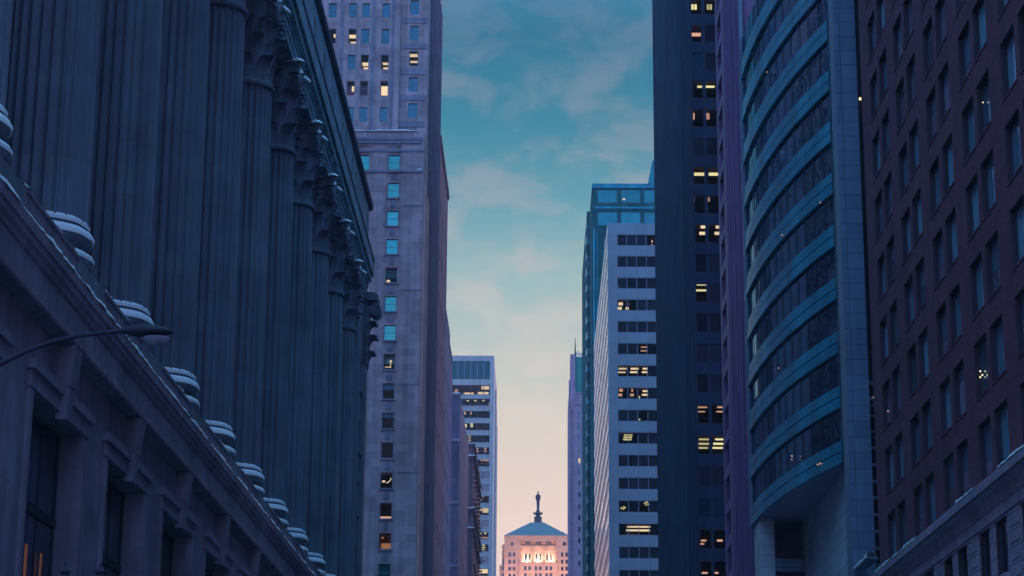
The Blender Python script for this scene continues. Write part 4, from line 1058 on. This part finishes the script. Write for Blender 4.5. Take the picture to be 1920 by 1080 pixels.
def black_tower():
    Y = 219.2; a = 16.82
    t = thing('black_ribbed_tower', 'very tall near black tower with vertical ribs and a few lit office windows', 'building', (30, Y+35, 0))
    sd = Side(0, Y, NORTH); heads = [96.4-3.37*k for k in range(-3, 26)]
    cols = [(16.98, 18.22), (18.46, 19.82)]
    b = MB(); b.wall(sd, a, 44, 0, 132, [(c0, c1, z-2.1, z) for c0, c1 in cols for z in heads], .15)
    b.wall(Side(a, Y, RIGHTST), -71, 0, 0, 132); b.box(a+.4, 44, Y+6, Y+71, 0, 131.9, skip='b'); b.build('wall', M_BLACK, t)
    f = MB(); st = Side(a, Y, RIGHTST)
    k = 0; y = 14.0
    while y < 70.5:
        f.sbox(st, -y-.95, -y, -.11, -.003, 3, 131); y += 2.35
    for q in (3.0, 8.0): f.sbox(st, -q-.25, -q, -.06, -.003, 3, 131)
    f.build('rib', M_RIB, t)
    W_, Y_, O_ = M_WARM, M_YEL, M_ORG
    lit = {(0, 0): [(1296.5, 1300.5, 8, 17, Y_), (1302, 1306.5, 8, 17, Y_), (1296, 1299, 34, 37, O_), (1301, 1304, 34, 37, O_)], (0, 1): [(1325.5, 1329, 8, 17, Y_), (1330.5, 1335, 8, 17, Y_), (1324, 1327, 34, 37, O_), (1329, 1332, 34, 37, O_)],
           (1, 0): [(1294.5, 1314, 61.5, 67, O_)], (3, 0): [(1307.5, 1316, 160.5, 163.5, Y_)], (3, 1): [(1317.5, 1340, 160.5, 163.5, Y_)],
           (4, 0): [(1296, 1302.5, 212, 223, O_)], (4, 1): [(1320, 1330.5, 212, 223, O_)], (6, 0): [(1300, 1320.5, 323.5, 328.5, Y_)], (6, 1): [(1329, 1348, 323.5, 328.5, Y_)],
           (7, 0): [(1300, 1302.5, 370, 378, O_)], (7, 1): [(1322.5, 1331, 370, 377, O_)], (8, 0): [(1314, 1324.5, 422.5, 427.5, W_), (1311.5, 1322, 434.5, 439.5, W_)], (8, 1): [(1342, 1350, 422.5, 427.5, W_), (1340, 1350, 434.5, 439.5, W_)],
           (10, 0): [(1306.5, 1326.5, 531.5, 534.5, Y_), (1304.5, 1324.5, 542.5, 545.5, Y_)], (14, 0): [(1307.5, 1326, 762, 764.5, O_), (1307.5, 1322, 770.5, 772.5, O_)], (14, 1): [(1345, 1357, 762, 764.5, O_), (1343, 1357, 770.5, 772.5, O_)],
           (15, 0): [(1310.5, 1331.5, 822, 825, Y_), (1308.5, 1330, 830, 833.5, Y_), (1307.5, 1327.5, 838, 841, Y_)], (15, 1): [(1341, 1360, 822, 825, Y_), (1337.5, 1359, 830, 833.5, Y_), (1335, 1355.5, 838, 841, Y_)],
           (18, 0): [(1314.5, 1324.5, 1011.5, 1015, O_), (1311.5, 1320.5, 1018, 1021, O_)], (18, 1): [(1344.5, 1355, 1011.5, 1015, O_)], (19, 0): [(1316, 1327, 1072.5, 1075.5, O_)], (19, 1): [(1337, 1347, 1072.5, 1075.5, O_)]}
    for i, z in enumerate(heads):
        ri = i-3
        for ci, (c0, c1) in enumerate(cols):
            own = lit.get((ri, ci))
            wo = window(t, sd, (c0+c1)/2, z-2.1, c1-c0, 2.1, .05, 'plain', M_FRAMEDK, M_CLR if own else (M_GLB if (ri, ci) in ((2, 0), (17, 0), (17, 1)) else M_GLK))
            if own:
                room(wo, c0-.08, c1+.1, Y+.16, 5, z-2.1, z+.12, M_ROOMDK)
                for mt in (W_, Y_, O_):
                    g = MB()
                    for q in own:
                        if q[4] is mt:
                            p = atY(q[0], q[2], Y+.4); p2 = atY(q[1], q[3], Y+.4); g.box(p.x, p2.x, Y+.4, Y+.6, p2.z, p.z)
                    if g.v: local_inst('lamp', g, mt, wo)
                wo['label'] = 'window with lights on'
M_FRAMEDK = plain('black_window_frame', (.02, .035, .06), .4)
black_tower()

def lilac_building():
    a = 17.1; Y0, Y1 = 162.7, 190.4
    t = thing('lilac_finned_building', 'dark lilac building with close vertical fins squeezed between black tower and curved bay', 'building', (30, 176, 0))
    st = Side(a, 0, RIGHTST); zs = [20.5+3.2*k for k in range(24)]
    b = MB(); hs = [(-188.9, -184.6, z, z+2.25) for z in zs]
    strips = []
    y = Y0+1.0
    while y < 181: strips.append((-y-1.25, -y, 14.0, 112.0)); y += 2.15
    b.wall(st, -Y1, -Y0, 0, 115, hs+strips, .35); b.box(a+.5, 48, Y0+.02, Y1-.02, 0, 114.9, skip='b'); b.wall(Side(a, Y0, 0), 0, .6, 0, 115)
    b.wall(Side(a, Y1, 180), -.6, 0, 0, 115)
    b.build('wall', M_LILAC, t)
    f = MB()
    for i, s in enumerate(strips):
        f.sbox(st, s[1]+.12, s[1]+.55, -.14 if i % 2 else -.08, -.003, 5, 114)
    f.build('fin', M_LILAC, t)
    for s in strips:
        o = window(t, st, (s[0]+s[1])/2, s[2], s[1]-s[0], s[3]-s[2], .1, 'plain', M_FRAMEDK, M_GL)
        k = MB()
        for z in range(16, 111, 3):
            if random.random() < .55: k.sbox(st, s[0]+.05, s[1]-.05, .02, .09, z, z+random.uniform(.7, 2.6))
        local_inst('spandrel', k, M_LILAC, o)
    for h in hs: window(t, st, (h[0]+h[1])/2, h[2], h[1]-h[0], h[3]-h[2], .22, 'split', M_LILAC, M_GL)
lilac_building()

def curved_building():
    t = thing('curved_glass_building', 'blue office building with curved glass bay, teal spandrel bands and panelled stone piers', 'building', (30, 135, 0))
    cx, cy, RR = 127.66, 161.55, 110.9
    def arc(phi, o=0.0): p = R(phi); return (cx-(RR+o)*math.cos(p), cy-(RR+o)*math.sin(p))
    NS = 13; phis = [-.9] + [13.9*k/NS for k in range(NS+1)]
    def path(o=0.0):
        P = [(arc(-.9, o)[0]+.9, arc(-.9, o)[1]+.15)] + [arc(q, o) for q in phis]
        e = (16.98-o*.6, 114.05); P.append((P[-1][0]-.0, P[-1][1])); P.append(e); return P
    def ribbon(mb, o, z0, z1, o1=None, m=0):
        A = path(o); B = path(o if o1 is None else o1)
        for i in range(len(A)-1):
            if (A[i][0]-A[i+1][0])**2+(A[i][1]-A[i+1][1])**2 < 1e-6: continue
            mb.face([(*A[i], z0), (*A[i+1], z0), (*B[i+1], z1), (*B[i], z1)], m)
    def shelf(mb, o0, o1, z):
        A, B = path(o0), path(o1)
        for i in range(len(A)-1): mb.face([(*A[i], z), (*A[i+1], z), (*B[i+1], z), (*B[i], z)])
    zb, pitch = 27.2, 3.72
    for k in range(11):
        z = zb + pitch*k
        s = MB()
        ribbon(s, .16, z, z+.68); shelf(s, -.05, .16, z); shelf(s, -.05, .16, z+.68); ribbon(s, -.02, z+.68, z+.80); shelf(s, -.05, .12, z+.80)
        ribbon(s, .12, z+.80, z+1.5); shelf(s, -.05, .12, z+1.5)
        s.build('spandrel', M_SPANDREL, t)
        w = MB(); P = path(.0)
        for i in range(1, len(P)):
            x, y = P[i]; dx, dy = (0, 0)
            w.tube([(x, y, z+1.5), (x, y, z+pitch)], .03, 6)
        a, c = P[-2], P[-1]
        for q in (.12, .24, .62): w.tube([(a[0]+(c[0]-a[0])*q, a[1]+(c[1]-a[1])*q, z+1.5), (a[0]+(c[0]-a[0])*q, a[1]+(c[1]-a[1])*q, z+pitch)], .03, 6)
        o = w.build('window', M_FRAMEDK, t)
        g = MB(); ribbon(g, -.06, z+1.48, z+pitch+.02); g.build('pane', M_GLM, o)
        lamps = {0: [(1485, 856, 2.2), (1486, 861, 2.6)], 2: [(1461, 690, 2.4)], 5: [(1468, 438, 2.2)], 7: [(1440, 135, 2)]}.get(k, [])
    def on_arc(u, v, o):
        d = ray(u, v); k = 90.0
        for _ in range(40):
            p = CAMP + d*(k/d.y); q = math.hypot(p.x-cx, p.y-cy) - (RR+o); k += q*.9
        return CAMP + d*(k/d.y)
    for u, v in ((1485, 855), (1484.5, 861.5), (1533, 871), (1538, 869), (1460, 690), (1466, 441), (1438, 135), (1538, 380)):
        q = on_arc(u, v, .24); l = MB(); l.lathe(q.x, q.y, [(.01, q.z-.05), (.045, q.z-.02), (.045, q.z+.02), (.01, q.z+.05)], 10); l.build('lamp', M_ORG, t)
    # body, soffit, recessed street wall under the bay
    b = MB(); b.box(20.9, 52, 118.3, 161.8, 0, 69, skip='b')
    b.build('body', M_DARK, t)
    so = MB(); P = path(0.0); so.face([(*p, zb-.02) for p in P if True] + [(20.95, 118.2, zb-.02), (20.95, 162.3, zb-.02)]); so.build('soffit', M_SOFFIT, t)
    wl = MB(); st = Side(20.3, 0, RIGHTST)
    wl.wall(st, -161.5, -137.0, 0, zb-.03, [(-158.5, -156.9, 10, zb-.03)], .5); wl.wall(Side(0, 137.0, NORTH), 20.3, 20.95, 0, zb-.03)
    wl.box(19.9, 20.9, 131.2, 133.5, 0, zb-.03); wl.wall(Side(0, 126.0, NORTH), 19.2, 20.9, 0, zb-.03)
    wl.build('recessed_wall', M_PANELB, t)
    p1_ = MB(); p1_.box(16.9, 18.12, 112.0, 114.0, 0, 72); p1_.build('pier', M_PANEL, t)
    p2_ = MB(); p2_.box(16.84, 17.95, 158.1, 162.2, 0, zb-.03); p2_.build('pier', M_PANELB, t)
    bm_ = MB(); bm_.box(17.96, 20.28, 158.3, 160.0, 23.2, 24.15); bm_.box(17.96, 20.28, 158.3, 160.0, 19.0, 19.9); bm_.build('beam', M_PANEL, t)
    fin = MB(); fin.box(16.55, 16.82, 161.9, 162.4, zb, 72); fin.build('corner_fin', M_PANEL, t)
    ca = MB(); ca.box(16.9, 17.5, 107.2, 111.8, 17.02, 17.12); o = ca.build('canopy', M_PANEL, t)
    sn = MB(); m0 = MB(); snow_strip(m0, 0, .5, 107.2, 111.8, 17.12, .30, .4); sn.v = [(17.38-v[0], v[1], v[2]) for v in m0.v]; sn.f, sn.m, sn.sm = m0.f, m0.m, m0.sm; sn.build('canopy_snow', M_SNOW, o)
    lv = MB(); lv.box(18.13, 21.0, 117.6, 117.9, 0, 72); lv.build('gap_wall', M_DARK, t)
    for k in range(16):
        s = MB(); z = 14.2+.955*k; s.box(18.14, 20.9, 117.1, 117.58, z, z+.10); s.build('louvre', M_LOUV, t)
    for u, v in ((1612.5, 186), (1638, 748)):
        q = atY(u, v, 117.5); l = MB(); l.lathe(q.x, 117.45, [(.02, q.z-.09), (.07, q.z-.05), (.08, q.z+.03), (.03, q.z+.1)], 10); l.build('wall_lamp', M_WARM, t)
M_LOUV = plain('louvre_metal', (.30, .42, .55), .5)
M_SOFFIT = plain('soffit_plaster', (.36, .34, .46), .8)
curved_building()

def brick_building():
    a = 17.22; Y1 = 105.1; Y0 = 30.0
    t = thing('red_brick_building', 'dark red brick office building with paired windows over a rusticated grey granite base', 'building', (35, 70, 0))
    st = Side(a, 0, RIGHTST); zt = 74.0; zb = 15.6
    tops = [18.5+3.26*k for k in range(15)]; cols = []
    for k in range(8): cols += [102.4-7.33*k, 99.45-7.33*k]
    W, H = 2.25, 2.2
    hs = [(-y, -y+W, z-H, z) for y in cols for z in tops]
    b = MB(); b.wall(st, -Y1, -Y0, zb, zt, hs, .32, 0.0, 0, 1); b.box(a+.3, 50, Y0+.02, Y1-.02, zb, zt-.02, skip='b'); b.wall(Side(a, Y1, 180), -.4, 0, zb, zt); b.wall(Side(a, Y0, 0), 0, .4, zb, zt)
    b.build('wall', [M_REDBRICK, M_REVEAL], t)
    # the hundred windows that show largest are parts, the rest one mass
    seen = []
    for y in cols:
        for z in tops:
            yc = y-W/2; d = C2W.transposed() @ (Vector((a, yc, z-H/2))-CAMP); u = 960-FPX*d.x/d.z; v = 540+FPX*d.y/d.z
            inside = -40 < u < 1960 and -80 < v < 1150
            seen.append((0 if inside else 1, d.length, yc, z))
    seen.sort(); rest = MB()
    lit = 0
    for i, (out, dist, yc, z) in enumerate(seen):
        if i < 100:
            r = random.random(); gm = M_GLN if r < .6 else M_GLT2
            wo = window(t, st, -yc, z-H, W-.02, H, .2, 'plain', M_FRAMEDK, gm)
            sl = MB(); sl.sbox(st, -yc-W/2-.08, -yc+W/2+.08, -.03, -.003, z-H-.08, z-H-.003); local_inst('sill', sl, M_REDBRICK, wo)
            if r > .55:
                hgt = random.uniform(.3, 1.5); bl = MB(); bl.sbox(st, -yc-W/2+.06, -yc+W/2-.06, .235, .245, z-hgt, z-.05)
                local_inst('blind', bl, M_BLINDB, wo)
        elif not out:
            rest.sbox(st, -yc-W/2+.01, -yc+W/2-.01, .24, .30, z-H, z)
    if rest.v: rest.build('window', M_GLN, t, kind='stuff')
    # granite base with rusticated piers
    sb = Side(a+.02, 0, RIGHTST); bs = MB(); bh = []
    for k in range(9):
        y = 88.6 - 7.35*(k-0) + 7.35*2
        bh += [(-y, -y+1.85, 8.6, 14.35), (-y+2.95, -y+4.8, 8.6, 14.35)]
    bs.wall(sb, -Y1, -Y0, 0, zb-.02, bh, .24, 0.0, 0, 1); bs.box(a+.6, 50, Y0+.1, Y1-.1, 0, zb-.05, skip='b'); bs.wall(Side(a+.02, Y1, 180), -.7, 0, 0, zb-.02); bs.wall(Side(a+.02, Y0, 0), 0, .7, 0, zb-.02)
    bs.build('granite_base', [M_GRANITE, M_REVEAL], t)
    rs = MB()
    for k in range(10):
        y = 88.6-7.35*(k-0)+7.35*2
        for j in range(22):
            z = 2+.62*j
            if z > 13.9: break
            rs.sbox(sb, -y-2.05, -y-.5, -.05, -.003, z+.03, z+.59)
        rs.sbox(sb, -y+1.95, -y+2.85, -.04, -.003, 2, 14.2)
    rs.build('rustication', M_GRANITE, t)
    for h in bh:
        wo = window(t, sb, (h[0]+h[1])/2, h[2], h[1]-h[0]-.02, h[3]-h[2]-.02, .13, 'hung', M_FRAMEDK, M_GL)
        s2 = MB(); s2.sbox(sb, h[0]-.1, h[1]+.1, -.16, -.003, 12.0-.0, 12.25); s2.sbox(sb, h[0]+.02, h[1]-.02, .03, .12, 8.7, 12.1); local_inst('sill', s2, M_GRANITE, wo)
    co = MB()
    co.prism([(a+.5, 14.45), (a-.06, 14.45), (a-.06, 14.95), (a-.10, 15.0), (a-.10, 15.38), (a-.16, 15.42), (a-.50, 15.50), (a-.52, 15.8), (a-.40, 15.92), (a+.5, 15.98)], Y0, Y1+.15)
    o = co.build('cornice', M_GRANITE, t)
    sn = MB()
    for y0, y1 in ((92.5, 103.9), (79, 83), (67.5, 75.2), (62.0, 65.3), (50, 57)):
        m0 = MB(); snow_strip(m0, 0, .3, y0, y1, 15.86, .14, .35); b0 = len(sn.v); sn.v += [(a-.515+v[0] if v[0] < .28 else a-.22, v[1], v[2]) for v in [(.3-q[0], q[1], q[2]) for q in m0.v]]; sn.f += [[k+b0 for k in f] for f in m0.f]; sn.m += m0.m; sn.sm += m0.sm
    sn.build('cornice_snow', M_SNOW, o)
    lb = MB()
    for u, v in ((1838, 696), (1842, 703), (1838, 707), (1877, 709)):
        q = atX(u, v, a+.15); lb.lathe(q.x, q.y, [(.01, q.z-.04), (.04, q.z), (.01, q.z+.04)], 10)
    for u, v in ((1665, 771), (1843, 192)):
        q = atX(u, v, a+.15); lb.lathe(q.x, q.y, [(.01, q.z-.03), (.03, q.z), (.01, q.z+.03)], 8)
    lb.build('lamp', M_WARM, t)
M_REVEAL = plain('shaded_reveal', (.05, .03, .045), .8)  # shade of the window recesses put into the jamb colour
M_GLT2 = glass('pale_sky_glass', (.32, .26, .34), (1, .85, .9), .35, wav=.1)  # panes catching pale sky: the reflection is put into the body colour
M_BLINDB = plain('blue_blind', (.10, .16, .24), .6)
brick_building()

# ------------------------------------------------------------------ evening air
def haze():
    m, n, l, o = new_mat('haze')
    v = n.new('ShaderNodeVolumePrincipled'); v.inputs['Color'].default_value = (.86, .84, .96, 1); v.inputs['Density'].default_value = HAZE_DENSITY; v.inputs['Anisotropy'].default_value = .1
    l.new(v.outputs[0], o.inputs['Volume'])
    b = MB(); b.box(-2700, 2700, -2700, 2700, -2.0, 190); b.build('haze', m, kind='stuff')
HAZE_DENSITY = 0.00018
haze()
